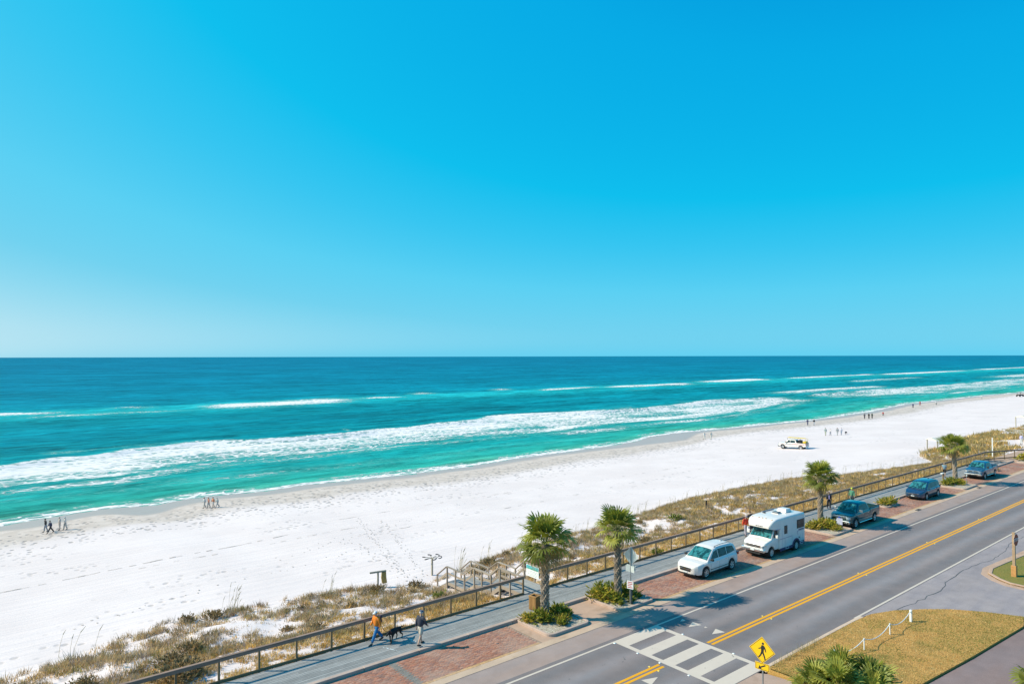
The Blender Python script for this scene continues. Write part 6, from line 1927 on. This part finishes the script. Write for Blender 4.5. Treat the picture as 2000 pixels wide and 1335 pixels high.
# litter bin by the deck
lb = thing('litter_bin', 'square slatted brown wooden litter bin beside the ragged palm', 'bin', (26.6, 30.4, DZ), R(12))
lb.scale = (.8, .8, .95)
m_bin = wood('orange_bin_wood', (.34, .18, .07), .2, (8, 8, .6))
for k in range(5):
    for nm, a, b in (('slat', (-.30+k*.12, -.32, .04), (-.30+k*.12+.105, -.295, .80)), ('slat', (-.30+k*.12, .295, .04), (-.30+k*.12+.105, .32, .80)), ('slat', (-.32, -.30+k*.12, .04), (-.295, -.30+k*.12+.105, .80)), ('slat', (.295, -.30+k*.12, .04), (.32, -.30+k*.12+.105, .80))):
        box_part(lb, nm, m_bin, a, b)
box_part(lb, 'liner', m_black, (-.28, -.28, .02), (.28, .28, .78))
for a, b in (((-.34, -.34, .80), (.34, -.2, .86)), ((-.34, .2, .80), (.34, .34, .86)), ((-.34, -.2, .80), (-.2, .2, .86)), ((.2, -.2, .80), (.34, .2, .86))): box_part(lb, 'lid_board', m_bin, a, b)
# bag and rail stand on the dune edge
ts = thing('bag_stand', 'grey T-shaped wooden stand with a tan sack hanging on the dune edge', 'stand', (24.4, 45.4, sz(24.4, 45.4)-.05), R(-12))
m_gw = wood('silvered_wood', (.34, .30, .24), .2)
box_part(ts, 'post', m_gw, (-.06, -.06, -.3), (.06, .06, 1.15), .01)
box_part(ts, 'crossbar', m_gw, (-.62, -.05, 1.15), (.62, .05, 1.27), .01)
q = MB(); q.add([(.28, -.10, 1.14), (.60, -.10, 1.14), (.60, .08, 1.14), (.28, .08, 1.14), (.32, -.15, .32), (.66, -.15, .36), (.66, .12, .36), (.32, .12, .32), (.25, -.14, .75), (.60, -.16, .75), (.60, .13, .75), (.25, .12, .75)], [(0,1,9,8), (8,9,5,4), (1,2,10,9), (9,10,6,5), (2,3,11,10), (10,11,7,6), (3,0,8,11), (11,8,4,7), (4,5,6,7)])
q.build('sack', M('tan_sack', (.36, .24, .08), .9, var=.2), ts, bevel=.03)
# ring topped post
rp = thing('ring_post', 'wooden post with a ring of curved dark hooks standing on the sand by the stairs', 'post', (29.1, 45.4, sz(29.1, 45.4)-.05))
box_part(rp, 'post', m_gw, (-.06, -.06, -.2), (.06, .06, 1.42), .01)
for k in range(6):
    a = 2*math.pi*k/6+.3
    q = MB(); q.tube([(.62*math.cos(a)+.0+.15*math.cos(a+s*1.0)*(1), .62*math.sin(a)*.9+.15*math.sin(a+s), 1.46+.05*math.sin(s)) for s in np.linspace(-2.1, 2.1, 9)], [.025, .035, .04, .042, .042, .042, .04, .035, .02], 6)
    q.build('hook', M('dark_bronze', (.09, .08, .085), .5), rp)
    q = MB(); q.beam((0, 0, 1.40), (.5*math.cos(a), .46*math.sin(a), 1.44), .035, .035); q.build('arm', m_gw, rp)
# square marker post on the dune
mp = thing('marker_post', 'short dark marker post sticking up from the middle of the dune', 'post', (61.6, 43.0, sz(61.6, 43.0)))
box_part(mp, 'post', m_post, (-.05, -.05, -.3), (.05, .05, .85), .01); box_part(mp, 'plate', m_black, (-.12, -.07, .55), (.12, -.052, 1.05))
# small pedestal tables on the deck edge
for lbl, x, y in (('small white topped post behind the camper', 57.2, 30.0), ('small white topped post left of the farthest palm', 90.6, 30.35)):
    t_ = thing('bollard_post', lbl, 'post', (x, y, .1), 0, 'white topped posts')
    box_part(t_, 'post', m_post, (-.07, -.07, 0), (.07, .07, .95), .01); box_part(t_, 'cap', m_signw, (-.55, -.12, .95), (.08, .12, 1.05), .02)
# rope fence on the lawn
m_wp = M('white_painted_post', (.78, .78, .78), .5, var=.05)
rf = thing('rope_fence', 'low white rope fence strung between posts across the dry lawn', 'fence', (0, 0, .09))
RP = [(41.72, 15.69, .66, 1), (38.94, 15.69, .60, 0), (35.91, 15.71, .60, 0), (33.3, 16.0, .62, 1)]
for x, y, h, big in RP:
    if big: box_part(rf, 'post', m_wp, (x-.06, y-.06, -.1), (x+.06, y+.06, h), .015)
    else:
        q = MB(); q.tube([(x, y, -.1), (x, y, h)], .03, 8); q.build('post', m_wp, rf)
for a, b in zip(RP[:-1], RP[1:]):
    pts = []
    for k in range(13):
        s = k/12; sag = .30*4*s*(1-s)
        pts.append((a[0]+(b[0]-a[0])*s, a[1]+(b[1]-a[1])*s, (a[2]-.04)*(1-s)+(b[2]-.04)*s-sag))
    q = MB(); q.tube(pts, .018, 6); q.build('rope', m_wp, rf)
sp = thing('spigot_post', 'rusty pipe stand beside the fan palm on the lawn', 'pipe', (33.1, 13.6, .08))
q = MB(); q.tube([(0, 0, -.1), (0, 0, .62)], .03, 8); q.tube([(-.14, 0, .62), (.14, .03, .64)], .025, 6); q.build('pipe', M('rusty_pipe', (.22, .14, .1), .8), sp)
q = MB(); q.tube([(.18, .1, 0), (.18, .1, .55)], .006, 4); q.tube([(-.5, .0, 0), (-.5, .0, .6)], .006, 4); q.build('wire', m_iron, sp)
# far beach structures
def pavilion(label, x, y, z, w, d_, h, rz):
    t_ = thing('beach_shelter', label, 'shelter', (x, y, z), R(rz))
    for sx in (-1, 1):
        for sy in (-1, 1): box_part(t_, 'post', m_gw, (sx*w*.45-.07, sy*d_*.42-.07, -.8), (sx*w*.45+.07, sy*d_*.42+.07, h))
    q = MB(); q.add([(-w/2, -d_/2, h), (w/2, -d_/2, h), (w/2, d_/2, h), (-w/2, d_/2, h), (-w/2, 0, h+.45), (w/2, 0, h+.45)], [(0,1,5,4), (3,4,5,2), (0,4,3), (1,2,5), (0,3,2,1)]); q.build('roof', M('pale_roof', (.62, .58, .52), .7), t_)
    box_part(t_, 'bench', m_gw, (-w*.4, -d_*.2, -.1), (w*.4, d_*.2, 0))
    return t_
pavilion('low pale roofed beach shelter just left of the farthest palm crown', 139, 46.6, -1.8, 5.0, 2.6, 1.5, -25)
pavilion('grey beach shelter on the far dune at the right edge', 184, 44.8, -1.0, 4.6, 3.0, 2.3, -15)
wk = thing('dune_walkover', 'grey timber walkover crossing the far dune at the right edge', 'walkway', (0, 0, 0))
P_ = [(139, 32.4, .0), (151, 36.6, -.3), (164, 40.5, -.9), (176, 46.5, -1.9)]
for a, b in zip(P_[:-1], P_[1:]):
    q = MB(); q.beam(a, b, 1.8, .12); q.build('deck', m_gw, wk)
    for sd in (-1, 1):
        dx, dy = b[0]-a[0], b[1]-a[1]; l = math.hypot(dx, dy); ox, oy = -dy/l*sd*.9, dx/l*sd*.9
        for zz_ in (1.0, .55):
            q = MB(); q.beam((a[0]+ox, a[1]+oy, a[2]+zz_), (b[0]+ox, b[1]+oy, b[2]+zz_), .06, .12); q.build('rail', m_gw, wk)
        for k in range(5):
            s = k/4; q = MB(); cx, cy, cz = a[0]+dx*s+ox, a[1]+dy*s+oy, a[2]+(b[2]-a[2])*s; q.box((cx-.05, cy-.05, cz-.9), (cx+.05, cy+.05, cz+1.03)); q.build('post', m_gw, wk)
